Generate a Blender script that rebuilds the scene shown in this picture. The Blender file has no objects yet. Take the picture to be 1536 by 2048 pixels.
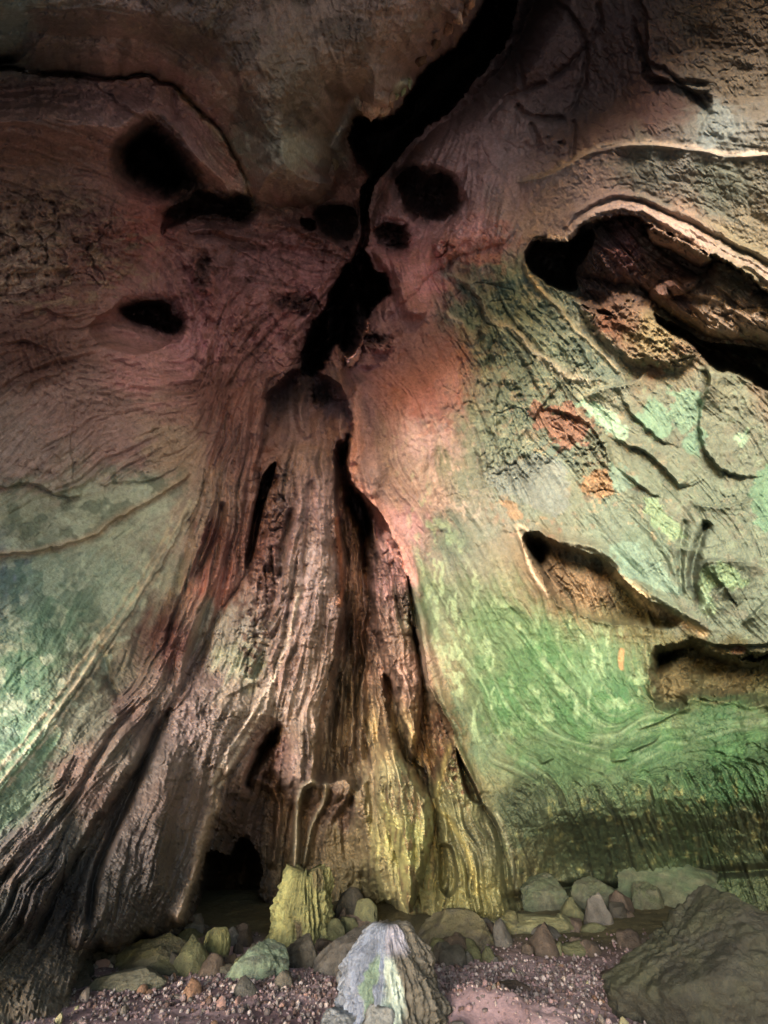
import bpy, math, random
import numpy as np
from mathutils import Vector
R = math.radians
random.seed(7)
sc = bpy.context.scene
col = sc.collection

# ------------------------------------------------------------------ camera, sky, sun, exposure
PITCH = R(35.0); FPX = 859.0; EYE = np.array([0.0, 0.0, 1.5])
cam_d = bpy.data.cameras.new("camera"); cam = bpy.data.objects.new("camera", cam_d); col.objects.link(cam)
cam.location = EYE.tolist(); cam.rotation_euler = (R(90) + PITCH, 0, 0)
cam_d.sensor_fit = 'VERTICAL'; cam_d.sensor_height = 36.0; cam_d.lens = 36.0 * FPX / 2048
cam_d.clip_start = 0.05; cam_d.clip_end = 500
sc.camera = cam
SUN_AZ, SUN_EL = R(200), R(6)          # azimuth clockwise from +Y: the cave mouth lies behind and to the left
world = bpy.data.worlds.new("World"); sc.world = world; world.use_nodes = True
wn = world.node_tree.nodes; wl = world.node_tree.links
sky = wn.new("ShaderNodeTexSky"); sky.sky_type = 'NISHITA'; sky.sun_disc = False
sky.sun_elevation = SUN_EL; sky.sun_rotation = SUN_AZ
wn["Background"].inputs[1].default_value = 0.15
wl.new(sky.outputs[0], wn["Background"].inputs[0])
sun_d = bpy.data.lights.new("sun", 'SUN'); sun_d.energy = 1.25; sun_d.angle = R(20); sun_d.color = (1.0, 0.98, 0.955)
sun = bpy.data.objects.new("sun", sun_d); col.objects.link(sun)
to_sun = Vector((math.sin(SUN_AZ) * math.cos(SUN_EL), math.cos(SUN_AZ) * math.cos(SUN_EL), math.sin(SUN_EL)))
sun.rotation_euler = to_sun.to_track_quat('Z', 'Y').to_euler()
sc.view_settings.view_transform = 'Standard'; sc.view_settings.look = 'None'
sc.view_settings.gamma = 1; sc.view_settings.use_curve_mapping = False
sc.view_settings.exposure = 2.42
sc.render.engine = 'CYCLES'
sc.cycles.use_denoising = True
sc.cycles.max_bounces = 6; sc.cycles.diffuse_bounces = 5

# ------------------------------------------------------------------ numpy helpers
f32 = np.float32
_tabs = {}
def _tab(seed):
    if seed not in _tabs:
        _tabs[seed] = np.random.RandomState(seed).rand(256, 256).astype(f32)
    return _tabs[seed]
def vnoise(x, y, seed=0):
    """value noise in -1..1"""
    t = _tab(seed)
    xi = np.floor(x).astype(np.int32); yi = np.floor(y).astype(np.int32)
    fx = (x - xi).astype(f32); fy = (y - yi).astype(f32)
    fx = fx * fx * (3 - 2 * fx); fy = fy * fy * (3 - 2 * fy)
    x0 = xi & 255; x1 = (xi + 1) & 255; y0 = yi & 255; y1 = (yi + 1) & 255
    a = t[y0, x0]; b = t[y0, x1]; c = t[y1, x0]; d = t[y1, x1]
    return ((a + (b - a) * fx) * (1 - fy) + (c + (d - c) * fx) * fy) * 2 - 1
def fbm(x, y, octv=4, seed=0, ridged=False, gain=0.5):
    s = 0; a = 1.0; n = 0; k = 1.0
    for i in range(octv):
        v = vnoise(x * k + 17.3 * i, y * k - 9.1 * i, seed + i)
        if ridged: v = 1 - 2 * np.abs(v)
        s = s + a * v; n += a; a *= gain; k *= 2.03
    return s / n
def sstep(x): x = np.clip(x, 0, 1); return x * x * (3 - 2 * x)
def lin(c):
    c = np.array(c, float) / 255
    return np.where(c <= 0.04045, c / 12.92, ((c + 0.055) / 1.055) ** 2.4)
def spline(pts, n=6, closed=False):
    pts = np.array(pts, float); m = len(pts); out = []
    rng = range(m if closed else m - 1)
    for i in rng:
        if closed: p0, p1, p2, p3 = pts[(i - 1) % m], pts[i], pts[(i + 1) % m], pts[(i + 2) % m]
        else: p0, p1, p2, p3 = pts[max(i - 1, 0)], pts[i], pts[i + 1], pts[min(i + 2, m - 1)]
        for k in range(n):
            t = k / n
            out.append(0.5 * ((2 * p1) + (-p0 + p2) * t + (2 * p0 - 5 * p1 + 4 * p2 - p3) * t * t + (-p0 + 3 * p1 - 3 * p2 + p3) * t ** 3))
    if not closed: out.append(pts[-1])
    return np.array(out)

# ------------------------------------------------------------------ the chamber: a survey grid of bearings on a domed room
def grow(a, b, step, n, r):
    mid = np.arange(a, b + 1, step, dtype=float)
    lo, hi = [a], [b if mid[-1] >= b else mid[-1]]
    s = step
    for i in range(n):
        s *= r; lo.append(lo[-1] - s); hi.append(hi[-1] + s)
    return np.concatenate([lo[:0:-1], mid, hi[1:]]), n
xs, NXL = grow(-24, 1560, 2.0, 46, 1.11)
ys, NYL = grow(-24, 1996, 2.0, 42, 1.12)
X, Y = np.meshgrid(xs, ys); X = X.astype(f32); Y = Y.astype(f32)
NY, NX = X.shape
cp, sp = math.cos(PITCH), math.sin(PITCH)
def rays(x, y):
    cx = (x - 768) / FPX; cy = -(y - 1024) / FPX
    d = np.stack([cx, cp - cy * sp, sp + cy * cp], -1)
    return d / np.linalg.norm(d, axis=-1, keepdims=True)
RAD = np.array([9.4, 9.6, 22.0]); CEN = np.array([0.6, 0.5, 0.0])
def dome(d):
    o = (EYE - CEN)
    def solve(rad):
        oo = o / rad; dd = d / rad
        a = (dd ** 2).sum(-1); b = (oo * dd).sum(-1); c = (oo ** 2).sum() - 1
        return (-b + np.sqrt(b * b - a * c)) / a
    t = solve(RAD)
    flat = solve(np.array([RAD[0], RAD[1], 1e6]))
    z = EYE[2] + t * d[..., 2]
    t2 = (-( (o[:2]/RAD[:2]) * (d[..., :2]/RAD[:2])).sum(-1) + np.sqrt(np.maximum(((o[:2]/RAD[:2]) * (d[..., :2]/RAD[:2])).sum(-1) ** 2 - ((d[..., :2]/RAD[:2]) ** 2).sum(-1) * (((o[:2]/RAD[:2]) ** 2).sum() - 1), 0))) / ((d[..., :2]/RAD[:2]) ** 2).sum(-1)
    return np.where(z < 0, t2, t)
DIR = rays(X, Y)
D0 = dome(DIR).astype(f32)
H = np.zeros_like(X)                    # relief in metres, positive into the room
# warped coordinates give every authored outline a natural ragged edge
W1x = X + 7 * fbm(X / 60, Y / 60, 3, 1) + 3.5 * fbm(X / 14, Y / 14, 3, 5)
W1y = Y + 7 * fbm(X / 60, Y / 60, 3, 9) + 3.5 * fbm(X / 14, Y / 14, 3, 13)
W0x = X + 2.0 * fbm(X / 40, Y / 40, 3, 21); W0y = Y + 2.0 * fbm(X / 40, Y / 40, 3, 25)

def box(pts, pad):
    pts = np.asarray(pts)
    i0 = np.searchsorted(xs, pts[:, 0].min() - pad); i1 = np.searchsorted(xs, pts[:, 0].max() + pad)
    j0 = np.searchsorted(ys, pts[:, 1].min() - pad); j1 = np.searchsorted(ys, pts[:, 1].max() + pad)
    return (slice(max(j0 - 1, 0), j1 + 1), slice(max(i0 - 1, 0), i1 + 1))
def sdf(poly, px, py):
    """signed distance, positive inside"""
    n = len(poly); dmin = np.full(px.shape, 1e9, f32); inside = np.zeros(px.shape, bool)
    for i in range(n):
        ax, ay = poly[i]; bx, by = poly[(i + 1) % n]
        ex, ey = bx - ax, by - ay; L = ex * ex + ey * ey + 1e-9
        t = np.clip(((px - ax) * ex + (py - ay) * ey) / L, 0, 1)
        dmin = np.minimum(dmin, (px - ax - t * ex) ** 2 + (py - ay - t * ey) ** 2)
        c = ((ay > py) != (by > py)) & (px < (bx - ax) * (py - ay) / (by - ay + 1e-12) + ax)
        inside ^= c
    d = np.sqrt(dmin)
    return np.where(inside, d, -d)
def linedist(line, px, py):
    """distance, side sign, position 0..1 along the line"""
    n = len(line) - 1; dmin = np.full(px.shape, 1e9, f32); sg = np.zeros(px.shape, f32); tt = np.zeros(px.shape, f32)
    for i in range(n):
        ax, ay = line[i]; bx, by = line[i + 1]
        ex, ey = bx - ax, by - ay; L = ex * ex + ey * ey + 1e-9
        t = np.clip(((px - ax) * ex + (py - ay) * ey) / L, 0, 1)
        d = (px - ax - t * ex) ** 2 + (py - ay - t * ey) ** 2
        m = d < dmin
        dmin = np.where(m, d, dmin); tt = np.where(m, (i + t) / n, tt)
        sg = np.where(m, np.sign(ex * (py - ay) - ey * (px - ax)), sg)
    return np.sqrt(dmin), sg, tt
W3x = W1x + 7 * fbm(X / 22, Y / 22, 4, 51, gain=.65); W3y = W1y + 9 * fbm(X / 22, Y / 22, 4, 57, gain=.65)
def warped(s, rag):
    if rag == 3: return W3x[s], W3y[s]
    if rag == 0: return X[s], Y[s]
    if rag == 1: return W0x[s], W0y[s]
    return W1x[s], W1y[s]
def raise_poly(poly, h, w, prof='round', rag=2, smooth=True, tilt=None, out=0):
    """lift (h > 0) or sink (h < 0) an area; the edge rolls over w pixels"""
    p = spline(poly, 4, True) if smooth else np.array(poly, float)
    s = box(p, 30 + out); px, py = warped(s, rag)
    d = sdf(p, px, py) + out
    t = np.clip(d / w, 0, 1)
    if prof == 'round': k = np.sqrt(np.clip(1 - (1 - t) ** 2, 0, 1))
    elif prof == 'soft': k = sstep(t)
    else: k = 1 - (1 - t) ** 3
    if tilt is not None:                     # (x, y, gx, gy): extra slope in metres per 100 px
        k = k * (1 + ((px - tilt[0]) * tilt[2] + (py - tilt[1]) * tilt[3]) / 100)
    H[s] += (h * k).astype(f32)
def taper(t, a=0.12, b=0.12): return sstep(t / a) * sstep((1 - t) / b)
def ridge(line, h, w, rag=1, ends=(0.12, 0.12), sharp=False):
    p = spline(line, 5); s = box(p, 4 * w + 10); px, py = warped(s, rag)
    d, sg, t = linedist(p, px, py)
    k = np.clip(1 - d / (1.6 * w), 0, 1) if sharp else np.exp(-(d / w) ** 2)
    H[s] += (h * k * taper(t, *ends)).astype(f32)
def lip(line, h, fade, side=1, rag=2, ends=(0.4, 0.4), edge=2.5):
    """a step: the chosen side stands proud at the line and fades back away from it"""
    p = spline(line, 5); s = box(p, 3.5 * fade + 10); px, py = warped(s, rag)
    d, sg, t = linedist(p, px, py); d = d * sg * side
    k = np.where(d > -edge, sstep((d + edge) / (2 * edge)) * np.exp(-np.maximum(d, 0) / fade), 0)
    H[s] += (h * k * taper(t, *ends)).astype(f32)
def blob(x, y, rx, ry, h, ang=0.0, rag=2):
    a = R(ang); m = 2.6 * max(rx, ry); s = box([(x - m, y - m), (x + m, y + m)], 5); px, py = warped(s, rag)
    u = ((px - x) * math.cos(a) + (py - y) * math.sin(a)) / rx; v = (-(px - x) * math.sin(a) + (py - y) * math.cos(a)) / ry
    H[s] += (h * np.exp(-(u * u + v * v))).astype(f32)
def rmask(poly, w=20, rag=2):
    p = spline(poly, 4, True); s = box(p, 30); m = np.zeros_like(X)
    px, py = warped(s, rag); m[s] = sstep(sdf(p, px, py) / w + 0.5)
    return m

# ------------------------------------------------------------------ outlines of the formations (bearings in survey units)
CEILING = [(-4000,-4000),(1040,-4000),(1010,-300),(985,-60),(968,0),(942,58),(905,85),(880,108),(862,130),(832,146),(826,168),(812,205),(770,232),(738,240),(715,222),(700,218),(682,245),(668,270),(663,300),(662,330),(655,350),(662,372),(640,395),(600,412),(560,410),(535,402),(510,402),(498,375),(486,345),(462,300),(440,262),(400,225),(345,172),(318,166),(285,152),(215,160),(160,150),(90,148),(40,140),(0,130),(-400,100),(-4000,60)]
PINK_STRIP = [(-60,158),(160,158),(285,158),(345,178),(400,230),(462,305),(486,350),(500,380),(508,432),(470,402),(425,360),(375,325),(345,270),(300,240),(200,235),(60,240),(-60,240)]
BUTTRESS = [(600,738),(548,752),(530,790),(526,870),(518,960),(508,1060),(495,1130),(470,1180),(420,1260),(375,1380),(322,1450),(262,1560),(200,1650),(130,1760),(20,1900),(-300,2100),(-300,1850),(-60,1725),(0,1684),(60,1622),(100,1560),(150,1490),(235,1405),(270,1370),(300,1310),(330,1220),(365,1120),(395,1000),(420,920),(440,860),(455,800),(505,758)]
COLUMN = [(570,905),(600,892),(650,898),(665,960),(670,1040),(665,1130),(674,1200),(688,1235),(665,1320),(640,1400),(628,1500),(620,1570),(575,1565),(572,1470),(558,1447),(535,1456),(500,1490),(470,1535),(432,1570),(425,1640),(402,1710),(392,1790),(372,1845),(330,1862),(150,1900),(150,1800),(190,1700),(255,1580),(318,1455),(365,1385),(410,1285),(455,1205),(492,1142),(512,1080),(532,1000),(550,935)]
ARCH = [(530,810),(545,770),(575,745),(605,738),(640,744),(672,762),(694,800),(703,840),(706,870),(690,905),(655,905),(620,893),(585,908),(560,930),(540,985),(524,1015),(520,950),(527,870)]
CHANNEL = [(668,900),(700,890),(700,955),(735,1000),(770,1042),(792,1090),(812,1180),(838,1290),(850,1360),(880,1420),(905,1480),(880,1560),(862,1600),(830,1560),(800,1500),(770,1500),(740,1530),(715,1585),(690,1560),(640,1565),(625,1545),(640,1430),(665,1330),(690,1235),(676,1190),(668,1100)]
SUBCOL = [(748,1085),(780,1062),(800,1120),(818,1210),(828,1290),(845,1380),(842,1440),(828,1525),(802,1450),(775,1350),(757,1300),(742,1250),(740,1180)]
DRAPE_A = [(752,1500),(768,1420),(795,1480),(825,1535),(852,1572),(866,1650),(852,1740),(828,1812),(812,1812),(790,1700),(765,1630),(745,1570)]
DRAPE_B = [(845,1372),(868,1385),(900,1450),(938,1540),(957,1602),(992,1660),(1016,1740),(1032,1830),(960,1850),(880,1840),(874,1700),(868,1600),(853,1500)]
HOLLOW = [(1060,500),(1064,478),(1085,470),(1120,482),(1130,490),(1147,465),(1180,442),(1220,432),(1270,434),(1292,448),(1330,462),(1410,505),(1440,512),(1500,552),(1580,600),(1900,700),(1900,900),(1580,805),(1500,755),(1440,735),(1392,712),(1388,690),(1330,645),(1285,610),(1232,598),(1200,618),(1150,608),(1110,582),(1075,555),(1050,532)]
MASS_IN = [(1170,470),(1210,445),(1270,440),(1300,480),(1350,520),(1400,560),(1340,600),(1280,575),(1200,560),(1150,545),(1150,510)]
LEDGE_IN = [(1300,590),(1340,560),(1400,545),(1440,520),(1500,560),(1580,610),(1900,700),(1900,800),(1580,700),(1480,680),(1400,668),(1340,628)]
SLAB = [(1296,452),(1335,466),(1412,508),(1424,520),(1398,536),(1345,502),(1302,482)]
SHELF = [(1232,598),(1288,612),(1330,648),(1386,690),(1390,712),(1362,738),(1300,732),(1240,704),(1200,676),(1172,645),(1152,610),(1200,620)]
WINDOW = [(1050,1068),(1075,1066),(1110,1085),(1160,1100),(1200,1110),(1240,1150),(1290,1198),(1340,1222),(1362,1240),(1330,1255),(1270,1250),(1200,1240),(1140,1222),(1110,1200),(1080,1150),(1055,1112),(1047,1085)]
CAVITY = [(1302,1300),(1312,1288),(1345,1285),(1382,1272),(1410,1290),(1440,1306),(1500,1310),(1580,1302),(1900,1290),(1900,1480),(1580,1425),(1500,1412),(1420,1402),(1378,1396),(1372,1418),(1322,1424),(1306,1392),(1299,1340)]
ALCOVE = [(425,1640),(446,1580),(480,1535),(508,1482),(545,1449),(570,1458),(580,1500),(600,1552),(640,1572),(700,1575),(750,1620),(780,1720),(815,1812),(860,1830),(860,1960),(380,1960),(385,1800),(402,1720)]
UPCRACK = [(985,-80),(1040,-90),(1020,60),(950,160),(890,230),(835,272),(800,312),(768,342),(748,368),(742,400),(729,442),(722,420),(720,385),(735,345),(708,312),(700,262),(712,232),(735,236),(770,228),(805,205),(825,168),(862,122),(925,75),(965,10)]
MIDCRACK = [(690,532),(700,525),(714,502),(735,500),(748,540),(776,562),(782,590),(755,612),(732,642),(722,690),(700,715),(672,690),(650,735),(620,752),(597,738),(606,690),(626,650),(648,612),(665,572)]
RIGHT_CEIL = [(1040,-4000),(5000,-4000),(5000,250),(1700,290),(1536,303),(1400,300),(1280,288),(1180,306),(1130,332),(1080,356),(1000,340),(960,290),(930,240),(1000,120),(1040,-60)]
LEFT_LOW = [(-4000,900),(-100,968),(0,975),(60,968),(110,982),(150,990),(205,972),(290,958),(350,925),(395,940),(388,1000),(365,1120),(330,1220),(300,1310),(270,1370),(235,1405),(150,1490),(100,1560),(60,1622),(0,1684),(-60,1725),(-300,1850),(-4000,2600)]
LEDGE_WALL = [(1010,1600),(1060,1560),(1200,1572),(1300,1562),(1400,1532),(1536,1512),(1800,1480),(5000,1480),(5000,2400),(1040,2400),(1030,1830),(1020,1740),(990,1660)]

# ------------------------------------------------------------------ macro relief
# rolling large forms
H += 0.45 * fbm(X / 330, Y / 330, 3, 31)
H += 0.16 * fbm(W1x / 110, W1y / 110, 3, 37)
H += (2.7 * sstep((620 - X) / 600) * sstep((Y - 950) / 900) + .9 * sstep((Y - 1300) / 600)).astype(f32)
H -= (2.6 * sstep((Y - 1590) / 190) * sstep((X - 985) / 130)).astype(f32)
raise_poly(CEILING, 3.2, 150, rag=2)
raise_poly([(-400,150),(160,150),(285,152),(345,172),(400,225),(462,300),(498,375),(512,440),(470,440),(400,390),(330,360),(240,350),(100,345),(-400,340)], 1.5, 110, 'soft')
raise_poly([(-400,100),(40,140),(160,150),(285,152),(345,172),(400,225),(462,300),(498,375),(540,300),(520,160),(400,40),(200,0),(-400,-40)], -.6, 130, 'soft', rag=1)
lip([(-300,120),(0,134),(90,150),(160,152),(215,162),(285,154),(318,168),(345,174),(400,227),(440,264),(462,302),(486,347),(498,377),(508,425)], 1.0, 70, 1, ends=(.02,.05), edge=5)
# right wall stands forward, bulge above the undercut base
raise_poly([(880,1050),(1000,960),(1300,900),(1700,900),(3000,900),(3000,1700),(1536,1700),(1300,1745),(1150,1755),(1020,1745),(985,1640),(930,1500),(870,1350),(840,1200)], 0.9, 330, 'soft', rag=1)
raise_poly([(990,1600),(1100,1500),(1300,1440),(1536,1400),(2600,1300),(2600,1800),(1536,1745),(1400,1755),(1260,1775),(1150,1772),(1040,1790)], 0.6, 190, 'soft', rag=1)
raise_poly(RIGHT_CEIL, -0.5, 120, 'soft', rag=1)
raise_poly([(640,600),(760,700),(860,640),(980,700),(960,880),(900,1040),(850,1150),(800,1060),(735,985),(702,955),(706,820),(700,720)], 0.5, 130, 'soft')
raise_poly([(770,640),(900,520),(1010,480),(1030,420),(1000,340),(940,330),(920,400),(880,460),(800,500),(745,505),(775,560)], 0.35, 50, 'round')
raise_poly(BUTTRESS, 0.75, 75, 'round')
raise_poly(ARCH, -3.0, 50, 'round', rag=3, tilt=(600, 760, 0, -.62))
raise_poly(COLUMN, 0.85, 95, 'round')
raise_poly(CHANNEL, -2.3, 26, 'round', rag=2)
raise_poly(SUBCOL, 1.9, 30, 'round')
raise_poly(DRAPE_A, 1.9, 36, 'round')
raise_poly(DRAPE_B, 0.9, 42, 'round')
raise_poly(ALCOVE, -2.2, 74, 'soft', rag=3)
# openings
for P_ in (UPCRACK, MIDCRACK, [(235,300),(300,240),(378,325),(398,375),(350,395),(250,370)], [(335,428),(400,378),(503,400),(480,440),(360,445)], [(795,352),(862,345),(918,392),(862,445),(805,402)], [(245,618),(330,603),(358,640),(326,664)], [(632,418),(712,412),(690,482),(635,450)], [(750,455),(800,450),(800,497),(760,485)]):
    raise_poly(P_, -.75, 34, 'soft', out=22)
raise_poly([(738,420),(724,425),(716,470),(708,505),(722,508),(734,470)], -2.5, 8, rag=2)
raise_poly(UPCRACK, -9.0, 34, 'round', rag=3)
raise_poly([(1060,-200),(1130,-60),(1100,60),(1010,180),(930,250),(860,290),(800,360),(740,440),(760,350),(820,280),(900,200),(1000,60),(1030,-100)], -3.2, 85, 'soft', out=20)
raise_poly(MIDCRACK, -9.0, 30, 'round', rag=3)
raise_poly([(700,610),(722,600),(735,640),(724,700),(704,735),(690,700)], 6.5, 22, 'round', rag=3)
raise_poly([(708,520),(722,505),(734,540),(726,580),(712,560)], 5.5, 12, 'round', rag=3); raise_poly([(646,640),(668,610),(672,660),(650,690)], 5, 16, 'round', rag=3)
raise_poly([(665,300),(700,250),(712,310),(735,350),(722,380),(722,440),(690,410),(640,412),(655,385),(668,355)], -1.2, 26, 'round')
raise_poly([(632,418),(690,408),(712,420),(713,450),(690,482),(650,472),(635,450)], -2.2, 34, 'round')
raise_poly([(600,438),(626,438),(632,456),(616,466),(600,457)], -1.6, 9, 'round')
raise_poly([(232,300),(262,262),(305,240),(350,275),(378,325),(398,372),(350,392),(290,377),(240,348)], -6.5, 50, 'soft', rag=3)
raise_poly([(335,428),(368,402),(400,378),(440,388),(500,392),(503,418),(480,440),(440,426),(400,428),(360,445),(320,470)], -2.3, 34, 'round', rag=3)
raise_poly([(245,618),(290,600),(330,606),(340,630),(358,640),(350,662),(326,664),(300,650),(262,640)], -2.0, 24, 'round')
raise_poly([(178,655),(235,612),(300,604),(350,640),(345,670),(325,692),(270,708),(215,694)], -0.9, 40, 'round')
raise_poly([(795,352),(830,330),(862,350),(902,360),(918,392),(900,432),(862,445),(835,430),(820,440),(805,402)], -2.6, 50, 'round', rag=3)
raise_poly([(750,455),(770,443),(800,450),(815,475),(800,497),(770,490),(752,475)], -.9, 24, 'round')
raise_poly(HOLLOW, -2.0, 26, 'round', rag=3)
raise_poly([(1052,528),(1062,480),(1120,484),(1150,468),(1185,460),(1180,500),(1150,540),(1150,580),(1110,580)], -4.5, 34, 'round')
raise_poly(MASS_IN, 1.1, 60, 'round')
raise_poly(LEDGE_IN, 1.5, 55, 'round')
raise_poly(SLAB, 1.6, 10, 'round', rag=1)
raise_poly(SHELF, 0.35, 24, 'round')
raise_poly([(1310,628),(1360,655),(1400,682),(1480,692),(1580,708),(1900,780),(1900,880),(1580,800),(1480,752),(1425,742),(1390,700),(1340,668)], -3.5, 24, 'round')
raise_poly([(1160,612),(1200,618),(1225,632),(1190,628)], -1.2, 8, 'round')
raise_poly(WINDOW, -1.3, 22, 'round', rag=2); blob(1170,1160,60,34,.4,30)
raise_poly([(1050,1075),(1085,1075),(1105,1100),(1095,1140),(1120,1195),(1085,1150),(1056,1110)], -2.2, 24, 'soft', rag=1)
raise_poly(CAVITY, -1.5, 26, 'soft', rag=3); blob(1430,1370,60,26,.5); blob(1350,1385,24,30,.3)
raise_poly([(1302,1300),(1345,1286),(1385,1290),(1360,1320),(1330,1350),(1306,1380)], -1.8, 40, 'soft', rag=1)
raise_poly([(1470,1312),(1500,1306),(1600,1304),(1800,1300),(1800,1330),(1600,1322),(1500,1324)], -1.6, 14, 'soft', rag=3)
raise_poly([(552,925),(545,965),(526,1022),(508,1100),(492,1138),(496,1080),(512,1000),(530,945)], -2.2, 8, 'round', rag=1)
raise_poly([(684,880),(705,870),(700,950),(738,1005),(745,1060),(735,1200),(718,1100),(700,1040),(680,1000)], -3.0, 20, 'soft')
raise_poly([(765,1350),(782,1362),(804,1440),(828,1510),(856,1560),(848,1600),(820,1562),(790,1482),(768,1402)], -1.6, 14, 'round')
raise_poly([(815,1150),(835,1230),(852,1330),(862,1400),(880,1500),(868,1560),(850,1480),(843,1390),(826,1270)], -1.1, 12, 'round', rag=1)
raise_poly([(912,1498),(930,1530),(960,1595),(962,1608),(940,1600),(924,1566)], -1.8, 8, 'round', rag=1)
raise_poly([(877,1700),(888,1688),(905,1700),(916,1760),(900,1795),(880,1775)], -0.9, 12, 'round', rag=1)
raise_poly([(404,1730),(430,1705),(462,1712),(480,1676),(505,1690),(522,1740),(518,1790),(545,1820),(540,1930),(395,1930)], -6, 40, 'round', rag=3)
raise_poly([(640,1842),(668,1810),(690,1830),(720,1780),(752,1812),(775,1795),(800,1826),(800,1960),(640,1960)], -3, 60, 'soft', rag=3)
raise_poly([(484,1560),(505,1500),(542,1456),(566,1452),(560,1480),(540,1520),(516,1560),(508,1590),(496,1580)], -3.2, 26, 'soft', rag=2); blob(545,1520,16,26,.35)
raise_poly([(150,1930),(190,1880),(240,1892),(280,1850),(330,1872),(370,1840),(400,1850),(410,2010),(150,2010)], -3.5, 60, 'soft', rag=3)
raise_poly([(672,900),(685,898),(692,915),(680,925),(672,915)], -.8, 6, 'round')
blob(560,850,22,60,.7); blob(600,800,26,44,.9); blob(650,800,30,34,1.2); blob(640,850,22,30,.9); blob(680,850,16,50,1.3); ridge([(610,760),(600,820),(615,880)],.4,9,rag=2)
raise_poly([(640,715),(665,690),(690,690),(700,720),(705,780),(690,800),(650,780)], 1.1, 26, 'round')

# ------------------------------------------------------------------ ribs, folds, grooves, steps
# long folds of the lower left
lip([(235,1408),(160,1480),(120,1538),(60,1622),(0,1686),(-60,1730)], 0.35, 40, -1, ends=(.05,.02))
ridge([(290,1395),(232,1460),(190,1530),(130,1622),(60,1700),(0,1762),(-60,1820)], -0.4, 9)
ridge([(322,1440),(272,1560),(232,1650),(190,1760),(176,1860)], -0.5, 8)
ridge([(262,1440),(205,1510),(150,1590),(90,1670),(20,1750)], 0.22, 14)
ridge([(300,1480),(240,1560),(180,1660),(110,1770),(40,1850)], 0.3, 20)
ridge([(210,1620),(150,1720),(100,1820),(60,1900)], -0.3, 7)
ridge([(440,930),(432,1010),(400,1110),(350,1230),(325,1330)], -0.35, 5, ends=(.3,.1))
ridge([(445,1000),(435,1060),(405,1130),(390,1160)], -0.55, 6)
ridge([(480,900),(470,1000),(440,1120),(390,1240),(350,1340)], 0.15, 10)
ridge([(505,860),(495,980),(470,1100),(420,1220)], -0.16, 6)
ridge([(380,1200),(340,1290),(310,1370),(260,1420)], 0.18, 7)
ridge([(520,760),(480,830),(465,900)], -0.14, 8)
ridge([(430,1260),(385,1340),(340,1420),(300,1480)], -0.16, 6)
# column
ridge([(578,1000),(572,1090),(548,1200),(520,1320),(505,1360)], -0.3, 7)
ridge([(562,925),(548,1040),(528,1150),(505,1290)], 0.22, 12, rag=2)
ridge([(540,1120),(515,1200),(505,1300)], -0.28, 7, rag=2)
ridge([(600,960),(590,1080),(570,1200)], 0.15, 12)
ridge([(640,930),(648,1050),(640,1180),(612,1300)], 0.16, 14)
ridge([(618,960),(612,1060),(606,1170)], -0.18, 6)
ridge([(655,1180),(640,1290),(610,1400),(590,1470)], -0.12, 7)
VEIN = [(604,1170),(582,1262),(550,1342),(512,1412),(482,1462),(442,1530),(418,1575)]
ridge(VEIN, 0.08, 7, ends=(.1,.02), rag=2); ridge([(x + 16, y + 5) for x, y in VEIN[3:]], 0.06, 5, rag=2)
ROPE = [(418,1575),(432,1600),(412,1655),(396,1715),(385,1765),(365,1815),(352,1850)]
ridge(ROPE, 0.4, 13, rag=2, ends=(.1,.1))
ridge([(500,1370),(520,1355),(530,1330)], 0.12, 5); lip([(440,1395),(490,1378),(525,1345)], 0.16, 30, -1)
blob(385,1400,40,30,0.2); blob(375,1450,36,40,-0.12); blob(450,1420,18,16,0.1); blob(380,1560,40,60,-0.12)
ridge([(360,1470),(330,1560),(320,1680),(300,1800)], 0.16, 24)
ridge([(400,1480),(378,1560),(350,1660),(345,1780)], -0.12, 14)
ridge([(622,1430),(640,1480),(620,1545),(628,1570)], 0.2, 7)
# channel flutes
for i, (x0, x1, h) in enumerate([(690,652,.2),(702,676,.28),(716,700,.24),(730,722,.3),(694,664,-.3),(709,690,-.35),(723,712,-.35),(737,735,-.3)]):
    ridge([(x0, 1010 + 9 * i), (x0 - 2, 1130), (0.5 * (x0 + x1), 1300), (x1, 1480), (x1 - 2, 1540)], h * .9, 4.5 + 2.5 * (i % 3), ends=(.2 + .1 * (i % 2), .15), rag=2)
ridge([(672,1020),(678,1100),(682,1180),(676,1215)], 0.35, 5)
ridge([(845,1300),(856,1400),(868,1500),(872,1600)], 0.3, 6)
ridge([(770,1100),(772,1200),(790,1300),(815,1400),(828,1500)], 0.15, 10, rag=2)
ridge([(795,1340),(812,1420),(830,1500)], -0.25, 5, rag=2)
# draperies
ridge([(782,1480),(800,1580),(812,1700),(820,1800)], 0.25, 9); ridge([(766,1560),(782,1650),(802,1740)], -0.16, 5)
ridge([(830,1570),(835,1640),(830,1740)], -0.16, 5); ridge([(845,1600),(850,1660),(842,1740)], 0.16, 6)
lip([(800,1600),(812,1570),(830,1545),(852,1560)], 0.12, 20, -1)
ridge([(880,1580),(905,1660),(935,1740),(945,1800)], -0.25, 6); ridge([(878,1620),(912,1640),(945,1700),(958,1790)], 0.2, 7)
ridge([(960,1608),(988,1650),(1004,1710),(1014,1790)], -0.5, 5); ridge([(975,1615),(1005,1665),(1025,1740),(1035,1810)], 0.2, 7)
ridge([(905,1470),(930,1525),(958,1590)], 0.3, 5, ends=(.3,.05)); ridge([(870,1400),(895,1470),(920,1550),(930,1620)], 0.12, 10, rag=2)
ridge([(935,1640),(965,1700),(980,1780)], 0.14, 9)
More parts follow.
